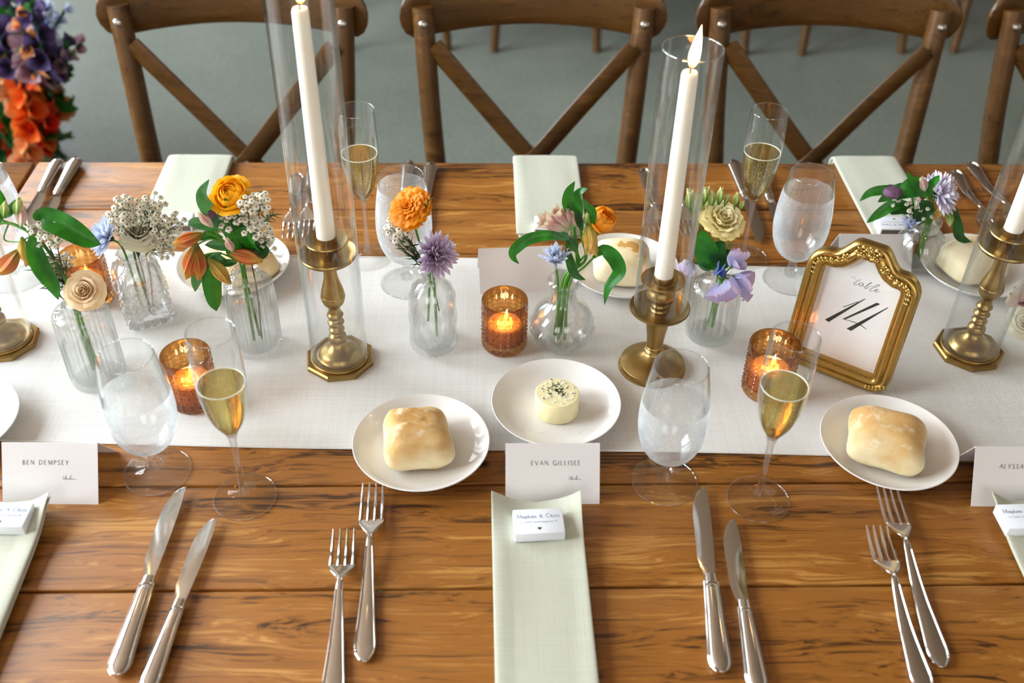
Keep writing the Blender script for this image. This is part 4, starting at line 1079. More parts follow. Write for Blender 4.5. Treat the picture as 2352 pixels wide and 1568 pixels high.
fline([(595, 535), (650, 530), (690, 515), (715, 518), (690, 532), (640, 550), (610, 570), (625, 582), (660, 575)], .0003, .0006)
fline([(660, 575), (690, 572), (695, 562), (672, 566), (664, 582), (690, 590), (722, 582)], .0003, .0006)
part('script_lettering', ln, M_INKG, card, smooth=False, recalc=False)

# ================================================================== flowers
def petal(name, mat, w=.6, pk=.62, base=.25, cup=.25, bend=0.0, point=.5, ruffle=0.0, curl=0.0, nu=6, nv=9, notch=0.0):
    """unit petal: base at the origin, length along +z, outward face +y"""
    sp = []; y = z = 0.0
    for j in range(nv+1):
        t = j/nv; a = bend*t+curl*max(0, t-.7)/.3*.9
        if j: z += math.cos(a)/nv; y += math.sin(a)/nv
        sp.append((y, z, a))
    def f(u, v):
        j = round(v*nv); y, z, a = sp[j]; q = 2*u-1
        wd = base+(1-base)*math.sin(math.pi/2*min(1, v/pk)) if v < pk else max(.02, math.cos(math.pi/2*(v-pk)/(1-pk)))**point
        rf = ruffle*math.sin(9*q+5*v)*v*v
        n = -cup*w*q*q*wd+rf
        zz = -notch*(1-abs(q))*v**4
        return (q*w/2*wd, y+n*math.cos(a), z-n*math.sin(a)+zz)
    return MB().grid(f, nu, nv).mesh(name, mat, True, False, 0)
def bloom_matrix(root, pos, axis, size, spin=0.0):
    return TR(Vector(pos)-root.location) @ rot_to(axis) @ RZ(spin) @ SC(size)
def ring(root, Mb, me, n, tilt, s, h=0.0, ro=0.0, ph=0.0, jit=.15, rnd=None, name='petal'):
    rnd = rnd or random.Random(n*7+int(tilt))
    for k in range(n):
        a = 2*math.pi*k/n+ph+rnd.uniform(-jit, jit)*2*math.pi/n; tt = R(tilt+rnd.uniform(-6, 6)*jit*5); ss = s*(1+rnd.uniform(-.1, .1))
        obj(name, me, root, Mb @ RZ(a) @ TR(0, ro, h) @ RX(-tt) @ SC(ss))
def stem(root, pts, r=.0017, mat=None, name='stem'):
    p = catmull(pts, 6); n = len(p)
    return part(name, MB().tube(p, [r*(1-.25*i/n) for i in range(n)], 8), mat or M_STEMG, root, TR(-root.location))
def leaf(root, pts, wd, mat=None, fold=.22, twist=0.0, pk=.45, name='leaf', face=None):
    p = catmull(pts, 5); n = len(p)-1
    def f(u, v):
        i = round(v*n); t = (p[min(i+1, n)]-p[max(i-1, 0)]).normalized()
        view = Vector(face) if face else (EYE-p[i]).normalized()
        sd = t.cross(view); sd.normalize(); nn = sd.cross(t)
        if twist:
            Q = Matrix.Rotation(twist*v, 3, t); sd = Q @ sd; nn = Q @ nn
        q = 2*u-1; w = math.sin(math.pi/2*min(1, (v+.04)/pk)) if v < pk else max(.015, math.cos(math.pi/2*(v-pk)/(1-pk)))**.8
        return p[i]+sd*(q*wd*.78/2*w)+nn*(fold*wd*abs(q)*w*.6+.02*wd*math.sin(9*v+3*q))
    return part(name, MB().grid(f, 6, n), mat or M_LEAF, root, TR(-root.location), recalc=False, sharp=0)
def alstro(root, a, b, mat, wd=.36, seed=1, flare=0.0, n=6):
    a, b = Vector(a), Vector(b); ax = b-a; L = ax.length
    key = 'als_%s_%d' % (mat.name, int(flare*10)); me = bpy.data.meshes.get(key) or petal(key, mat, wd*1.15, .55, .22, .42, -.42+flare*.8, .75, curl=.9*flare)
    Mb = bloom_matrix(root, a, ax, L, seed*1.3)
    for k in range(n):
        obj('petal', me, root, Mb @ RZ(2*math.pi*k/n) @ TR(0, .025 if k % 2 else .05, 0) @ RX(-R(13+3*(k % 2)+8*flare)) @ SC(.93+.07*(k % 2)))
    part('calyx', MB().lathe([(0, -.02*L), (.045*L, 0), (.06*L, .05*L), (.05*L, .14*L)], 8), M_STEMG, root, TR(a-root.location) @ rot_to(ax))
def blossom_mesh():
    me = bpy.data.meshes.get('waxflower')
    if me: return me
    mb = MB()
    for k in range(5):
        M = RZ(2*math.pi*k/5) @ TR(0, .58, .30) @ RX(R(-24))
        mb.lathe([(0, .12), (.30, .08), (.46, -.02), (.34, -.12), (0, -.16)], 7, None, M)
    nf = len(mb.f)
    mb.lathe([(0, -.62), (.20, -.5), (.34, -.08), (.36, .22), (.28, .28)], 9)
    nc = len(mb.f)
    mb.lathe([(.32, .285), (.18, .2), (0, .2)], 8); mb.lathe([(0, .46), (.06, .36), (.05, .08)], 5)
    me = mb.mesh('waxflower', [P_WAX, M_WAXC, M_LEAFG], True, True, 0)
    for i, f in enumerate(me.polygons): f.material_index = 0 if i < nf else (2 if i < nc else 1)
    return me
def waxflower(label, base, fork, clusters, yd, seed, blossoms=11, needles=10, r=.0046, spread=.012, extra=None):
    """a sprig: clusters = pixel centres of its flower heads"""
    rnd = random.Random(seed); t = thing('waxflower_sprig', label, 'waxflower', base, 0, 'waxflower sprigs')
    me = blossom_mesh(); fk = Vector(fork); I = TR(-t.location)
    stem(t, [base, Vector(base).lerp(fk, .6)+Vector((.002, 0, .002)), fk], .0011, M_TWIG)
    for ci, cl in enumerate(clusters):
        px, py = cl[:2]; nb = int((cl[2] if len(cl) > 2 else blossoms)*1.3); sp = cl[3] if len(cl) > 3 else spread
        c = AY(px, py, yd+(cl[4] if len(cl) > 4 else rnd.uniform(-.012, .012))); d = (c-fk).normalized()
        node = c-d*.016
        stem(t, [fk, fk.lerp(node, .5)+Vector((rnd.uniform(-.003, .003), 0, .003)), node], .0008, M_TWIG, 'branch')
        tw = MB(); pos = []
        for k in range(nb):
            for _ in range(40):
                a, b = rnd.uniform(0, 6.28), math.sqrt(rnd.random()); q = c+Vector((sp*b*math.cos(a), rnd.uniform(-.6, .5)*sp, sp*b*math.sin(a)*.95))
                if all((q-o).length > r*1.45 for o in pos): break
            pos.append(q); ax = (q-node).normalized()+(EYE-q).normalized()*.75+Vector((0, 0, .3))
            s = r*rnd.uniform(.78, 1.1)
            obj('blossom', me, t, I @ TR(q) @ rot_to(ax) @ RZ(rnd.random()*6) @ SC(s))
            tw.tube([node, node.lerp(q, .6)+Vector((0, 0, .001)), q-ax.normalized()*s*.5], .00035, 4)
        part('twiglets', tw, M_NEEDLE, t, I, stuff=True)
    nd = MB()
    for k in range(needles*3):
        cl = rnd.choice(clusters); c = AY(cl[0], cl[1], yd); s = rnd.uniform(.15, .85); p = fk.lerp(c, s)
        d = Vector((rnd.uniform(-1, 1), rnd.uniform(-.5, .4), rnd.uniform(-.2, 1))).normalized(); L = rnd.uniform(.008, .016)
        nd.tube([p, p+d*L*.5, p+d*L+Vector((0, 0, .001))], [.0005, .0006, .0001], 4)
    for (x0, y0, x1, y1) in (extra or []):      # a needle-leaved side shoot
        a, b = AY(x0, y0, yd), AY(x1, y1, yd); nd.tube([a, a.lerp(b, .5), b], .0006, 4)
        for k in range(14):
            p = a.lerp(b, k/13); d = ((b-a).normalized()*.7+Vector((rnd.uniform(-1, 1), rnd.uniform(-.6, .6), rnd.uniform(-1, 1)))*.75).normalized(); L = rnd.uniform(.008, .015)
            nd.tube([p, p+d*L*.5, p+d*L], [.0005, .0006, .0001], 4)
    part('needles', nd, M_NEEDLE, t, I, stuff=True)
    return t
def shell_petal(name, mat, span=150, r0=.4, bulge=.1, flare=0.0, h=1.0, lip=0.0, ruffle=0.0, dip=.35, nu=10, nv=9, ph=0.0):
    """petal wrapped round the bloom axis (+z): radius r0, bulging, flaring at the top; height about h"""
    def f(u, v):
        q = 2*u-1; a = R(span/2)*q*(.45+.55*math.sin(math.pi/2*min(1, v/.55)))
        top = 1-dip*q*q-.04*math.sin(5*q+ph)
        t = v*top; r = r0*(.35+.65*math.sin(math.pi/2*min(1, v/.45)))+bulge*math.sin(math.pi*v)+flare*v*v+lip*max(0, v-.78)/.22*.25
        rf = ruffle*v*v*math.sin(11*q+3*ph+2*v); z = h*t-lip*(max(0, v-.75)/.25)**2*.16+ruffle*.7*v*v*math.cos(8*q+ph)
        return ((r+rf)*math.sin(a), (r+rf)*math.cos(a), z)
    return MB().grid(f, nu, nv).mesh(name, mat, True, False, 0)
pm = {}
def PM(key, *a, **k):
    if key not in pm: pm[key] = petal(key, *a, **k)
    return pm[key]
def ranunculus(label, base, pos, axis, size, mat, pts=None, style='open', seed=1, name='ranunculus'):
    t = thing(name, label, name.replace('_', ' '), base, 0, None); rnd = random.Random(seed); key = mat.name
    pos = Vector(pos); stem(t, [base]+[Vector(q) for q in (pts or [])]+[pos-Vector(axis).normalized()*size*.22], .0017)
    Mb = bloom_matrix(t, pos-Vector(axis).normalized()*size*.30, axis, size, seed)
    def shells(tag, rows):
        for i, (n, span, r0, bulge, flare, h, lip, ruf, zo) in enumerate(rows):
            var = []
            for j in range(2):
                kk = key+tag+str(i)+str(j)
                if kk not in pm: pm[kk] = shell_petal('petal_'+kk, mat, span, r0, bulge, flare, h, lip, ruf, ph=j*1.9+i)
                var.append(pm[kk])
            o0 = rnd.random()*6
            for k in range(n): obj('petal', var[k % 2], t, Mb @ RZ(o0+2*math.pi*k/n+rnd.uniform(-.12, .12)) @ TR(0, 0, zo) @ RX(R(rnd.uniform(-3, 3))) @ SC(1+rnd.uniform(-.05, .05)))
    if style == 'open':
        shells('o', ((3, 190, .10, .03, -.06, .62, 0, 0, .10), (4, 150, .20, .05, -.10, .68, 0, 0, .07), (5, 120, .31, .08, -.13, .72, 0, 0, .04), (5, 110, .43, .12, -.12, .76, 0, 0, 0), (6, 95, .56, .16, -.06, .80, .15, .01, -.04), (6, 85, .68, .18, .10, .74, .4, .02, -.08), (5, 70, .66, .10, .42, .42, .5, .03, -.08)))
    elif style == 'cup':
        shells('c', ((3, 190, .16, .05, -.08, .9, 0, 0, .05), (3, 160, .32, .12, -.14, 1.0, 0, 0, .02), (4, 125, .48, .18, -.12, 1.05, 0, 0, 0), (4, 110, .58, .20, -.02, 1.0, .1, .01, -.03), (2, 80, .60, .18, .35, .70, .3, .02, -.05)))
    elif style == 'ruffle':
        shells('r', ((4, 130, .10, .02, .06, .62, .3, .035, .06), (5, 110, .18, .02, .14, .64, .4, .045, .05), (6, 95, .26, .02, .24, .62, .5, .05, .03), (7, 80, .34, .02, .36, .58, .6, .055, .01), (8, 72, .40, .02, .50, .50, .7, .055, -.01), (8, 68, .44, .02, .62, .38, .8, .055, -.03), (7, 66, .46, .0, .66, .22, .9, .055, -.05)))
    elif style == 'frill':
        shells('f', ((3, 160, .12, .03, .04, .62, .2, .03, .10), (4, 135, .24, .05, .08, .68, .3, .04, .06), (5, 112, .38, .07, .14, .68, .4, .045, .03), (5, 105, .52, .08, .24, .60, .5, .05, 0), (6, 88, .62, .06, .36, .44, .6, .055, -.04), (5, 80, .62, .02, .46, .24, .6, .06, -.06)))
    elif style == 'rose':
        shells('s', ((2, 230, .09, .02, .0, .80, .1, 0, .12), (3, 170, .17, .04, .02, .84, .2, 0, .10), (3, 160, .27, .07, .04, .86, .3, .01, .07), (4, 130, .38, .10, .08, .86, .5, .01, .04), (4, 125, .52, .13, .16, .80, .8, .02, 0), (5, 105, .62, .12, .34, .66, 1.0, .02, -.04), (4, 95, .60, .05, .58, .36, 1.0, .03, -.06)))
    part('calyx', MB().lathe([(0, -.34), (.10, -.30), (.20, -.12), (.16, 0)], 10), M_STEMG, t, Mb)
    return t
def mum(label, base, pos, axis, size, mat, pts=None, tilts=None, seed=1, disc=True, name='chrysanthemum', w=.20):
    t = thing(name, label, name, base, 0, None); rnd = random.Random(seed); pos = Vector(pos); ax = Vector(axis).normalized()
    stem(t, [base]+[Vector(q) for q in (pts or [])]+[pos-ax*size*.18], .0016)
    Mb = bloom_matrix(t, pos-ax*size*.12, axis, size, seed); me = PM(mat.name+'ray', mat, w, .72, .45, .55, -.10, .45, nu=4, nv=7, curl=-.25); me2 = PM(mat.name+'ray2', mat, w*1.15, .70, .5, .7, -.35, .45, nu=4, nv=7)
    for n, tilt, s, h in (tilts or ((20, 84, 1.0, 0), (19, 68, .98, .03), (17, 52, .90, .06), (14, 36, .78, .08), (10, 20, .62, .08))):
        ring(t, Mb, me if tilt > 40 else me2, n, tilt, s, h, .07, rnd.random(), .35, rnd, 'ray_petal')
    if disc: part('disc', MB().lathe([(0, .26), (.10, .24), (.16, .16), (.15, 0)], 14), M_MUMC, t, Mb)
    part('calyx', MB().lathe([(0, -.22), (.10, -.18), (.17, -.04), (.12, .04)], 12), M_LEAFD, t, Mb)
    return t
Z1 = T+.0016
def inside(c, dx, dy, z): return Vector((c.x+dx, c.y+dy, Z1+z))
# ---------- vase 1: peach rose, orange alstroemeria, waxflower (ribbed, left)
y1 = C1.y
rp = AY(192, 668, y1-.022); ranunculus('peach cream rose drooping over the rim of the ribbed vase', inside(C1, .004, -.004, .010), rp, (.10, -.66, .74), .0168, P_ROSE, [inside(C1, .002, -.004, .11)], 'rose', 3, 'rose')
t = thing('alstroemeria', 'green budded alstroemeria arching left from the peach rose vase', 'alstroemeria', inside(C1, -.006, .003, .010))
tip = AY(75, 538, y1-.005)
stem(t, [t.location.copy(), inside(C1, -.006, .002, .118), AY(150, 640, y1), AY(110, 575, y1-.003), tip, AY(20, 512, y1), AY(-25, 520, y1)], .0022)
stem(t, [tip, AY(48, 500, y1), AY(40, 478, y1)], .0012, None, 'branch'); stem(t, [AY(20, 512, y1), AY(0, 500, y1), AY(-2, 470, y1)], .0012, None, 'branch')
leaf(t, [AY(84, 512, y1-.004), AY(100, 500, y1-.006), AY(150, 520, y1-.012), AY(200, 550, y1-.012), AY(232, 561, y1-.010)], .034)
leaf(t, [AY(80, 535, y1-.004), AY(78, 568, y1-.012), AY(95, 615, y1-.016), AY(122, 655, y1-.016), AY(134, 688, y1-.014)], .026)
for a, b, m, s in (((50, 545), (64, 612), P_ALSY, 1), ((47, 572), (-6, 632), P_ALS, 2), ((40, 500), (44, 452), P_BUD, 3), ((10, 500), (12, 462), P_BUD, 4), ((48, 520), (52, 470), P_ALSP, 5)):
    alstro(t, AY(*a, y1-.006), AY(*b, y1-.008), m, seed=s, n=5)
leaf(t, [AY(12, 500, y1), AY(25, 480, y1-.006), AY(42, 455, y1-.008)], .012); leaf(t, [AY(0, 512, y1), AY(8, 470, y1), AY(-4, 430, y1)], .010)
stem(t, [tip, AY(52, 552, y1-.004), AY(50, 545, y1-.006)], .001, None, 'branch'); stem(t, [AY(20, 512, y1), AY(10, 550, y1), AY(48, 556, y1-.006)], .001, None, 'branch')
waxflower('white waxflower sprig with needles left of the peach rose', inside(C1, -.004, .006, .012), AY(158, 665, y1+.004), [(92, 522, 9), (120, 512, 8), (126, 545, 6), (105, 556, 4), (112, 602, 9), (132, 626, 10), (102, 616, 5), (147, 598, 6)], y1-.004, 11, 8, 14, .0046, .010, [(150, 665, 72, 612), (150, 690, 90, 640)])
# ---------- vase 2: cut crystal
y2 = C2.y
ranunculus('cream white rose in the middle of the cut crystal vase', inside(C2, .003, .004, .012), AY(320, 528, y2+.004), (.15, -.55, .8), .0195, P_CREAM, [inside(C2, .001, .003, .10)], 'rose', 5, 'rose')
mum('pale blue chrysanthemum leaning left out of the cut crystal vase', inside(C2, -.006, 0, .020), AY(246, 545, y2-.010), (-.75, -.28, .55), .027, P_MUMB, [inside(C2, -.010, 0, .105)], seed=4, disc=True)
waxflower('white waxflower sprig crowding the cut crystal vase', inside(C2, .004, -.004, .012), AY(318, 590, y2), [(268, 492, 12), (285, 470, 8), (275, 515, 9), (306, 478, 10), (292, 500, 8), (330, 488, 8), (345, 472, 9), (358, 464, 7), (290, 462, 4)], y2-.004, 13, 10, 16, .0046, .012)
waxflower('white waxflower sprig leaning right out of the cut crystal vase', inside(C2, .008, .002, .014), AY(335, 585, y2), [(352, 505, 9), (372, 512, 10), (392, 522, 8), (408, 508, 6), (368, 540, 10), (352, 562, 9), (382, 560, 9), (378, 578, 5)], y2+.002, 17, 9, 12, .0046, .011)
# ---------- vase 3: ranunculus vase
y3 = C3.y
ranunculus('big orange yellow ranunculus above the ribbed vase', inside(C3, .002, .004, .014), AY(528, 446, y3-.002), (-.20, -.50, .82), .0222, P_RAN, [inside(C3, -.002, .004, .118), AY(560, 540, y3+.004)], 'open', 6)
waxflower('white waxflower sprig below the orange yellow ranunculus', inside(C3, .006, -.002, .014), AY(578, 605, y3), [(553, 455, 8), (570, 470, 9), (598, 462, 9), (604, 478, 6), (540, 492, 9), (528, 512, 6), (562, 505, 9), (585, 508, 10), (580, 530, 9), (604, 520, 8), (608, 545, 9), (590, 555, 6), (612, 565, 5)], y3-.006, 19, 9, 10, .0046, .0105, [(605, 510, 628, 492)])
t = thing('alstroemeria', 'orange striped alstroemeria with drooping buds and broad leaves on the ranunculus vase', 'alstroemeria', inside(C3, -.004, -.003, .012))
k0 = AY(565, 600, y3-.004); k1 = AY(515, 555, y3-.010)
stem(t, [t.location.copy(), inside(C3, -.003, -.003, .118), k0, k1, AY(488, 538, y3-.012), AY(468, 534, y3-.014)], .0020)
for a, b, m, s in (((470, 536), (396, 562), P_ALS, 1), ((452, 560), (428, 640), P_ALS, 2), ((452, 562), (457, 643), P_ALS, 3), ((478, 592), (530, 652), P_ALSY, 4), ((520, 578), (604, 600), P_ALS, 5), ((490, 522), (455, 486), P_ALSP, 6), ((536, 580), (520, 545), P_ALSP, 7)):
    alstro(t, AY(*a, y3-.016), AY(*b, y3-.020), m, seed=s, n=6)
for a, b in (((515, 555), (452, 562)), ((530, 590), (478, 592)), ((540, 600), (520, 578)), ((500, 545), (490, 522))):
    A, B = AY(*a, y3-.010), AY(*b, y3-.016); stem(t, [A, A.lerp(B, .5)+Vector((0, 0, .006)), B], .0011, None, 'branch')
for q, wd, m in (([(560, 585), (520, 520), (478, 480), (463, 445), (480, 412)], .022, M_LEAFG), ([(578, 605), (556, 540), (530, 480), (515, 455)], .018, M_LEAFD), ([(572, 602), (560, 570), (566, 545), (580, 532)], .054, M_LEAF),
                 ([(520, 598), (492, 600), (486, 640), (492, 690), (497, 714)], .030, M_LEAF), ([(510, 580), (470, 600), (452, 640), (448, 670)], .020, M_LEAFG), ([(505, 530), (470, 515), (445, 512), (432, 518)], .018, M_LEAFG),
                 ([(512, 545), (480, 540), (455, 552)], .013, M_LEAF), ([(540, 572), (500, 562), (470, 562)], .016, M_LEAFG), ([(585, 600), (600, 570), (588, 548)], .024, M_LEAFD), ([(545, 602), (520, 604), (505, 606)], .012, M_LEAFD)):
    leaf(t, [AY(*p, y3-.006-.003*i) for i, p in enumerate(q)], wd, m)
sb = thing('scabiosa', 'plum scabiosa button behind the pink alstroemeria bud', 'scabiosa', inside(C3, -.005, .006, .014)); hp = AY(481, 490, y3-.006)
stem(sb, [sb.location.copy(), inside(C3, -.006, .005, .118), AY(530, 560, y3), hp], .0012); part('head', MB().lathe([(0, -.008), (.008, -.006), (.0105, 0), (.008, .007), (0, .009)], 16, lambda a, z: 1+.06*math.sin(9*a+z*900)), M_SCAB, sb, TR(hp-sb.location))
# ---------- vase 4
y4 = C4.y
ranunculus('ruffled bright orange ranunculus in front of the misted goblet', inside(C4, .004, 0, .012), AY(938, 474, y4+.004), (-.42, -.40, .80), .0212, P_ORG, [inside(C4, .002, 0, .118), AY(965, 560, y4)], 'ruffle', 7)
mum('purple chrysanthemum leaning right out of the apothecary vase', inside(C4, -.006, -.004, .040), AY(1000, 586, y4-.012), (.42, -.62, .62), .0278, P_MUMP, [inside(C4, -.001, -.004, .112)], ((22, 80, 1.0, 0), (20, 62, .98, .03), (18, 44, .88, .05), (14, 28, .74, .06), (9, 12, .55, .08)), 9)
waxflower('small waxflower sprig with long needles on the apothecary vase', inside(C4, .008, .004, .050), AY(975, 615, y4), [(905, 512, 4, .008), (900, 530, 4, .008), (908, 545, 3, .008), (925, 535, 3, .007), (920, 552, 2, .006)], y4-.004, 23, 5, 16, .0052, .009, [(965, 610, 915, 560), (962, 590, 945, 555), (985, 620, 950, 590), (968, 505, 985, 460)])
# ---------- vase 5
y5 = C5.y
t = thing('alstroemeria', 'alstroemeria with upright leaves, pale pink buds and two trailing leaves in the bulb vase', 'alstroemeria', inside(C5, -.004, 0, .010))
k0 = AY(1322, 560, y5-.004)
stem(t, [t.location.copy(), inside(C5, .002, 0, .10), AY(1325, 610, y5-.002), k0, AY(1318, 520, y5)], .0028)
stem(t, [inside(C5, -.008, .004, .012), inside(C5, -.001, .004, .10), AY(1330, 600, y5+.004), AY(1300, 535, y5)], .0022, None, 'second_stem')
stem(t, [inside(C5, -.001, .006, .012), inside(C5, .005, .006, .10), AY(1345, 595, y5+.004), AY(1335, 540, y5+.004), AY(1328, 480, y5+.004)], .0022, None, 'third_stem')
stem(t, [inside(C5, .004, -.004, .012), inside(C5, .006, -.005, .10), AY(1345, 610, y5-.006), AY(1365, 590, y5-.010)], .0018, None, 'side_stem')
for a, b, m, s, fl in (((1306, 530), (1238, 500), P_ALSP, 1, .3), ((1308, 525), (1272, 478), P_ALSP, 2, .2), ((1310, 515), (1296, 466), P_ALSP, 3, 0), ((1345, 520), (1352, 575), P_ALSY, 4, .2), ((1352, 510), (1362, 585), P_ALSY, 5, .2), ((1325, 520), (1312, 480), P_ALSP, 6, 0), ((1300, 515), (1268, 517), P_BUD, 7, 0), ((1348, 520), (1350, 488), P_BUD, 8, 0)):
    alstro(t, AY(*a, y5-.004), AY(*b, y5-.010), m, seed=s, flare=fl)
for q, wd, m, tw in (([(1318, 505), (1304, 470), (1306, 440), (1320, 416)], .018, M_LEAF, .5), ([(1332, 515), (1328, 475), (1330, 445), (1350, 432)], .017, M_LEAF, -.6), ([(1362, 525), (1360, 490), (1348, 475), (1340, 455)], .014, M_LEAF, .8), ([(1338, 530), (1328, 500), (1322, 480)], .012, M_LEAFD, .3),
                     ([(1310, 555), (1270, 540), (1215, 548), (1182, 572), (1178, 590), (1192, 606)], .018, M_LEAF, -.5), ([(1312, 548), (1285, 540), (1268, 540)], .014, M_LEAFG, 0),
                     ([(1362, 592), (1385, 574), (1412, 592), (1424, 625), (1398, 660), (1388, 700)], .024, M_LEAF, .7), ([(1300, 560), (1310, 600), (1322, 630), (1345, 643)], .015, M_LEAFD, .4), ([(1300, 545), (1316, 560), (1322, 580)], .016, M_LEAFD, 0)):
    leaf(t, [AY(*p, y5-.008-.003*i) for i, p in enumerate(q)], wd, m, twist=tw)
ranunculus('cupped orange ranunculus bud in the bulb vase', inside(C5, .006, .004, .014), AY(1380, 508, y5+.004), (.45, -.25, .75), .0200, P_ORG, [inside(C5, .006, .003, .10), AY(1362, 560, y5+.006)], 'cup', 8)
mum('half-open blue chrysanthemum low in the bulb vase', inside(C5, -.006, -.006, .012), AY(1275, 598, y5-.014), (-.10, -.35, .85), .0215, P_MUMB, [inside(C5, -.008, -.006, .095)], ((13, 52, 1.05, 0), (13, 38, 1.0, .04), (10, 24, .85, .06)), 11, False, w=.17)
# ---------- vase 6
y6 = C6.y
t = ranunculus('pale yellow lisianthus above the faceted vase', inside(C6, .002, 0, .012), AY(1662, 500, y6-.004), (.18, -.38, .85), .0236, P_LIS, [inside(C6, .004, 0, .098), AY(1655, 560, y6)], 'frill', 10, 'lisianthus')
for q, wd, m in (([(1650, 620), (1628, 590), (1618, 560), (1612, 528)], .038, M_LEAF), ([(1652, 615), (1648, 580), (1662, 552)], .034, M_LEAFD), ([(1655, 620), (1668, 590), (1682, 575)], .026, M_LEAFD), ([(1640, 612), (1620, 612), (1600, 598)], .014, M_LEAFG)):
    leaf(t, [AY(*p, y6-.002-.002*i) for i, p in enumerate(q)], wd, m, fold=.1)
LBUD = 'closed green yellow lisianthus bud standing behind the yellow bloom'
for i, (x, yb, yt, dx) in enumerate(((1582, 480, 432, 4), (1594, 488, 440, 2), (1602, 490, 446, 4), (1616, 470, 428, 8), (1632, 478, 436, 4), (1650, 470, 428, 8), (1664, 472, 446, 10), (1688, 474, 440, 6), (1698, 482, 460, 12))):
    b = thing('lisianthus_bud', LBUD, 'flower bud', inside(C6, .004*math.sin(i*2), .004*math.cos(i*2), .014), 0, 'lisianthus buds')
    p0 = AY(x, yb, y6+.006); stem(b, [b.location.copy(), inside(C6, .004, .002, .098), AY(1650+(x-1650)*.5, 580, y6+.004), p0], .0009)
    alstro(b, p0, AY(x+dx, yt, y6+.006), P_BUD, .34, i, .0 if i % 3 else .12, 5)
def sweet_pea(label, base, pos, axis, size, mat, mat2, pts, seed=1):
    t = thing('sweet_pea', label, 'sweet pea', base); stem(t, [base]+pts+[pos], .0011)
    st = PM(mat.name+'std', mat, 1.35, .62, .25, -.10, .10, .28, ruffle=.07, curl=.35, nu=10, nv=10, notch=.10); wg = PM(mat2.name+'wng', mat2, .95, .62, .3, .30, -.1, .3, ruffle=.04, nu=8)
    Mb = bloom_matrix(t, pos, axis, size, seed)
    obj('standard_petal', st, t, Mb @ RX(R(-22)) @ SC(1.15)); obj('standard_petal', st, t, Mb @ RX(R(-48)) @ RZ(.4) @ SC(1.05))
    for s in (-1, 1): obj('wing_petal', wg, t, Mb @ RZ(math.pi+s*.55) @ RX(R(-30)) @ SC(.85))
    obj('keel_petal', wg, t, Mb @ RZ(math.pi) @ RX(R(-10)) @ SC(.55))
    part('calyx', MB().lathe([(0, -.16), (.10, -.08), (.13, .05), (.06, .12)], 8), M_STEMG, t, Mb)
    return t
rim6 = AY(1645, 640, y6-.012)
sweet_pea('lavender sweet pea at the top of the spray by the faceted vase', inside(C6, .002, -.004, .014), AY(1680, 612, y6-.024), (.55, -.5, .65), .0235, P_PEA, P_PEA, [inside(C6, .004, -.006, .096), AY(1655, 640, y6-.016)], .3)
sweet_pea('pink tinged lavender sweet pea facing right below the yellow lisianthus', inside(C6, .003, -.002, .014), AY(1686, 636, y6-.028), (.85, -.5, .10), .030, P_PEA, P_PEA, [inside(C6, .006, -.006, .096), AY(1668, 640, y6-.020)], 2.9)
sweet_pea('lavender sweet pea hanging down over the faceted vase', inside(C6, -.001, -.005, .014), AY(1656, 648, y6-.028), (.10, -.55, -.75), .0255, P_PEA, P_PEA, [inside(C6, .002, -.008, .096), AY(1648, 632, y6-.022)], .6)
sweet_pea('small blue sweet pea tucked at the mouth of the faceted vase', inside(C6, -.002, -.002, .014), AY(1650, 622, y6-.016), (.25, -.6, .2), .014, P_PEAB, P_PEAB, [inside(C6, .002, -.004, .096)], 1.0)
sweet_pea('faded lilac sweet pea seen behind the lit hurricane glass', inside(C6, -.003, .001, .014), AY(1592, 602, y6-.002), (-.6, -.45, .1), .018, P_PEA, P_MUML, [inside(C6, -.002, .001, .096), AY(1618, 606, y6-.002)], 2.2)
# ---------- vase 7 (behind the frame)
y7 = C7.y
mum('lilac white chrysanthemum behind the frame, facing right', inside(C7, .004, 0, .012), AY(2160, 446, y7-.004), (.70, -.30, .45), .030, P_MUML, [inside(C7, .004, 0, .078), AY(2125, 490, y7)], None, 13, w=.24)
mum('lilac white chrysanthemum behind the frame, nearly closed and upright', inside(C7, 0, .004, .012), AY(2136, 440, y7+.010), (-.05, -.25, .9), .026, P_MUML, [inside(C7, .002, .004, .078), AY(2115, 490, y7+.006)], ((14, 48, 1.0, 0), (12, 32, .95, .04), (9, 16, .8, .06)), 14, w=.24)
mum('small blue chrysanthemum bud at the mouth of the small round vase', inside(C7, -.004, -.004, .012), AY(2090, 520, y7-.010), (-.15, -.35, .85), .018, P_MUMB, [inside(C7, -.004, -.004, .078)], ((10, 46, 1.05, 0), (9, 30, .95, .04)), 15, False, w=.22)
t = thing('alstroemeria', 'alstroemeria greenery spreading from the small round vase behind the frame', 'alstroemeria', inside(C7, 0, -.002, .012))
stem(t, [t.location.copy(), inside(C7, .001, -.002, .078), AY(2115, 510, y7-.004), AY(2130, 470, y7-.006)], .0028); stem(t, [inside(C7, -.003, -.003, .012), inside(C7, -.001, -.003, .078), AY(2105, 510, y7-.006), AY(2095, 450, y7-.006)], .0022, None, 'second_stem')
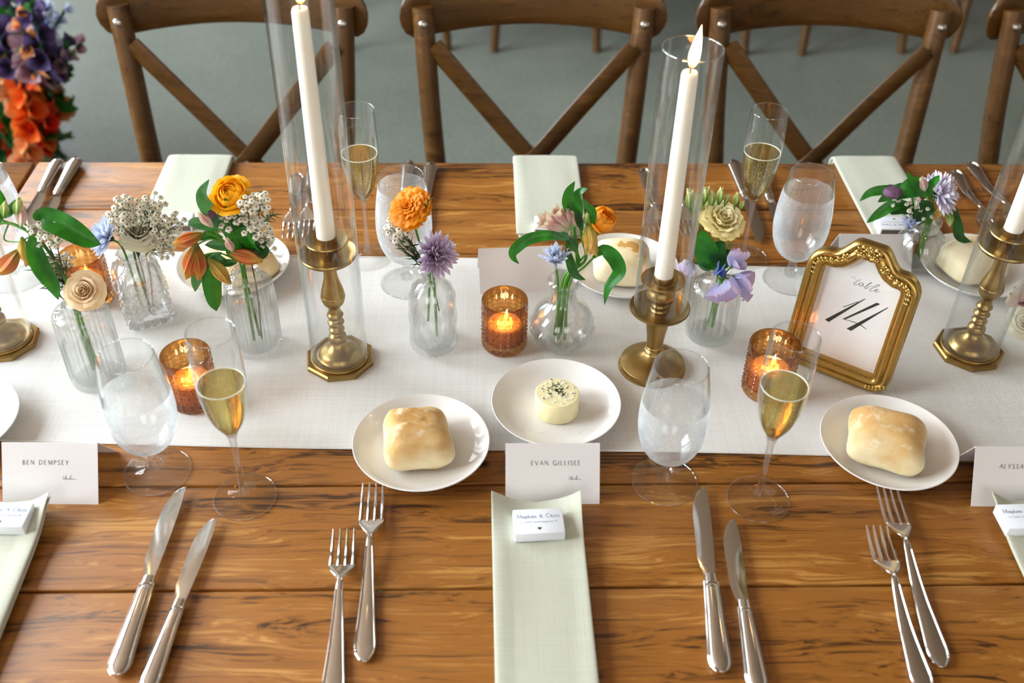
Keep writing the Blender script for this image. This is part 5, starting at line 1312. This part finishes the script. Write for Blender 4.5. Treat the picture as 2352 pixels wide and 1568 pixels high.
for q, wd, m in (([(2090, 440), (2040, 436), (2000, 442), (1974, 462)], .017, M_LEAF), ([(2110, 450), (2080, 438), (2050, 445), (2016, 464)], .028, M_LEAF), ([(2130, 452), (2110, 430), (2085, 432), (2065, 448)], .034, M_LEAF), ([(2098, 470), (2055, 470), (2020, 490), (1990, 512)], .020, M_LEAF), ([(2104, 480), (2070, 478), (2045, 492)], .022, M_LEAFD),
                 ([(2128, 430), (2105, 425), (2092, 410), (2082, 393)], .012, M_LEAF), ([(2140, 460), (2136, 430), (2150, 412), (2158, 402)], .014, M_LEAF), ([(2188, 470), (2180, 455), (2172, 445)], .014, M_LEAFD), ([(2195, 475), (2200, 520), (2206, 545), (2236, 560)], .018, M_LEAFD), ([(2112, 460), (2130, 480), (2120, 500)], .024, M_LEAFD), ([(2100, 478), (2110, 495), (2108, 510)], .02, M_LEAFD)):
    leaf(t, [AY(*p, y7-.010-.002*i) for i, p in enumerate(q)], wd, m, fold=.15)
for a, b, m in (((2172, 470), (2142, 505), P_ALSY), ((2180, 482), (2182, 520), P_BUD), ((2125, 440), (2116, 405), P_ALSP)): alstro(t, AY(*a, y7-.010), AY(*b, y7-.014), m, n=5)
sb = thing('scabiosa', 'plum scabiosa button over the far napkin behind the gold frame', 'scabiosa', inside(C7, -.004, .004, .012)); hp = AY(2048, 441, y7-.014)
stem(sb, [sb.location.copy(), inside(C7, -.003, .004, .078), AY(2085, 470, y7), hp], .0012); part('head', MB().lathe([(0, -.006), (.010, -.005), (.0135, 0), (.010, .006), (0, .008)], 16, lambda a, z: 1+.06*math.sin(9*a+z*900)), M_SCAB, sb, TR(hp-sb.location))
waxflower('faded waxflower sprig low among the leaves of the small round vase', inside(C7, .002, .002, .012), AY(2108, 520, y7-.004), [(2100, 470, 4), (2118, 476, 5), (2142, 455, 4), (2130, 490, 4), (2085, 475, 3), (2060, 462, 4)], y7-.012, 29, 4, 8, .0036, .010)
# ---------- vase 8, mostly beyond the right edge of the table view
C8 = G(2405, 790); y8 = C8.y
make_vase('ribbed bud vase beside the end candlestick holding pink and cream roses', C8, cyl_prof(.0300, .112, .022, .0165, .010), .0032, ribbed(32, .022, .004, .086), 128, .055)
ranunculus('cream rose hanging low beside the end candlestick', inside(C8, -.004, -.002, .014), AY(2362, 735, y8-.020), (-.55, -.5, .45), .020, P_CREAM, [inside(C8, -.006, -.002, .110)], 'rose', 14, 'rose')
sweet_pea('pink sweet pea just past the end candlestick', inside(C8, 0, 0, .014), AY(2368, 690, y8-.01), (-.7, -.4, .4), .026, P_ALSP, P_MAUVE, [inside(C8, -.002, 0, .110)], .4)
# ---------- bits fallen on the table
for lb, (x, y), (x2, y2) in (('tiny pale green leaf scrap lying along the plank seam', (866, 1345), (876, 1342)), ('tiny green leaf scrap just below the plank seam', (870, 1352), (878, 1364))):
    o = thing('leaf_scrap', lb, 'leaf', G(x, y)); a, b = G(x, y, .001), G(x2, y2, .001); leaf(o, [a, a.lerp(b, .5)+Vector((0, 0, .0012)), b], .0022, M_LEAFG, face=(0, 0, 1), name='blade')

# ================================================================== floor arrangement beyond the table (left)
FA = Vector((-1.50, 2.75, 0))
ar = thing('floor_flower_arrangement', 'low meadow of orange and mauve flowers standing on the concrete floor', 'flower arrangement', FA)
rnd = random.Random(77)
part('trough', MB().box((0, 0, .06), (.62, .34, .12), .01), M_LEAFD, ar, TR(-.10, 0, 0))
lf = PM('arr_leaf', M_LEAFD, .34, .5, .2, .2, .5, .6); fl = {m.name: petal('bloom_'+m.name, m, .85, .6, .4, .35, .1, .35) for m in (P_ORED, P_RED, P_PEACH, P_MAUVE, P_VIOL, P_BLUW)}
def spike(px, py, y, mat, n, L, sz, dx=0.0, dz=1.0):
    """an upright flower spike whose tip shows at the given pixel"""
    tip = AY(px, py, y); d = Vector((dx, -.1, dz)).normalized(); foot = Vector((FA.x+(tip.x-FA.x)*.5, FA.y+(tip.y-FA.y)*.4, .12))
    I = TR(-ar.location); part('stem', MB().tube(catmull([foot, foot.lerp(tip-d*L, .6)+Vector((0, 0, .03)), tip-d*L, tip], 5), .004, 6), M_LEAFD, ar, I)
    for k in range(n):
        s = k/max(1, n-1); c = tip-d*L*(1-s); a = k*2.4; o = Vector((math.cos(a), math.sin(a), .35)).normalized()
        for j in range(3): obj('petal', fl[mat.name], ar, I @ TR(c) @ rot_to(o) @ RZ(j*2.1+k) @ RX(R(-38)) @ SC(sz*.74*(1.15-.35*s)))
for px, py, mat, n, L, sz, dx in ((42, 128, P_RED, 6, .08, .075, .0), (18, 150, P_PEACH, 9, .16, .07, .0), (45, 160, P_ORED, 10, .18, .07, .1), (0, 190, P_ORED, 10, .18, .075, -.1), (62, 205, P_ORED, 9, .16, .07, .2), (100, 208, P_ORED, 9, .14, .07, .5), (128, 232, P_ORED, 8, .14, .065, .8), (152, 248, P_PEACH, 7, .12, .055, 1.0), (110, 268, P_RED, 7, .12, .06, .7), (60, 262, P_ORED, 9, .15, .07, .2), (22, 270, P_RED, 9, .15, .065, .0), (30, 305, P_PEACH, 8, .12, .06, .1), (66, 330, P_PEACH, 8, .1, .06, .4), (20, 335, P_ORED, 8, .1, .07, 0),
                                   (55, 72, P_MAUVE, 10, .14, .065, .1), (85, 88, P_MAUVE, 10, .14, .06, .3), (112, 112, P_MAUVE, 10, .14, .055, .5), (142, 140, P_MAUVE, 8, .12, .05, .6), (185, 100, P_MAUVE, 7, .13, .042, 1.0), (25, 12, P_VIOL, 10, .2, .06, 0), (70, 2, P_VIOL, 10, .2, .06, .1), (112, 12, P_BLUW, 8, .12, .045, .3), (150, 22, P_BLUW, 6, .12, .038, .8), (95, 45, P_BLUW, 4, .08, .04, .4), (-10, 60, P_VIOL, 8, .16, .06, 0), (40, 30, P_PEACH, 6, .16, .04, 0), (165, 88, P_VIOL, 5, .1, .04, .8)):
    spike(px, py, 2.55+rnd.uniform(-.12, .2), mat, n, L, sz, dx)
I = TR(-ar.location)
for k in range(420):
    px, py = rnd.uniform(-60, 150), rnd.uniform(10, 420)
    if px > 60+90*math.sin(math.pi*py/420)*rnd.uniform(.6, 1): continue
    p = AY(px, py, 2.62+rnd.uniform(-.08, .25)); o = Vector((rnd.uniform(-.6, 1), rnd.uniform(-1, .2), rnd.uniform(-.2, 1)))
    obj('leaf', lf, ar, I @ TR(p) @ rot_to(o) @ RZ(rnd.random()*6) @ SC(rnd.uniform(.07, .13)))
core = []
def core_pt(a, j):
    rr = math.sin(math.pi*(j+3)/18)
    return (-.50+rr*.42*math.cos(a)*(1+.12*math.sin(5*a+j)), .12+rr*.28*math.sin(a)*(1+.15*math.sin(4*a+2*j)), .1+j*.052)
for j in range(14): core.append([core_pt(2*math.pi*k/24, j) for k in range(24)])
part('foliage_core', MB().loft(core), M_LEAFD, ar)
fo = MB()
for k in range(900):
    a, j = rnd.random()*6.283, rnd.uniform(0, 13); c = Vector(core_pt(a, j)); o = Vector((math.cos(a), math.sin(a), rnd.uniform(-.2, 1.2)))
    L = rnd.uniform(.05, .11); M = TR(c) @ rot_to(o) @ RZ(rnd.random()*6)
    fo.add([(0, 0, 0), (.18*L, .03*L, .45*L), (0, .10*L, L), (-.18*L, .03*L, .45*L), (0, -.02*L, .5*L)], [(0, 1, 4), (1, 2, 4), (2, 3, 4), (3, 0, 4)], M)
part('foliage', fo, M_LEAFD, ar, recalc=False, stuff=True)
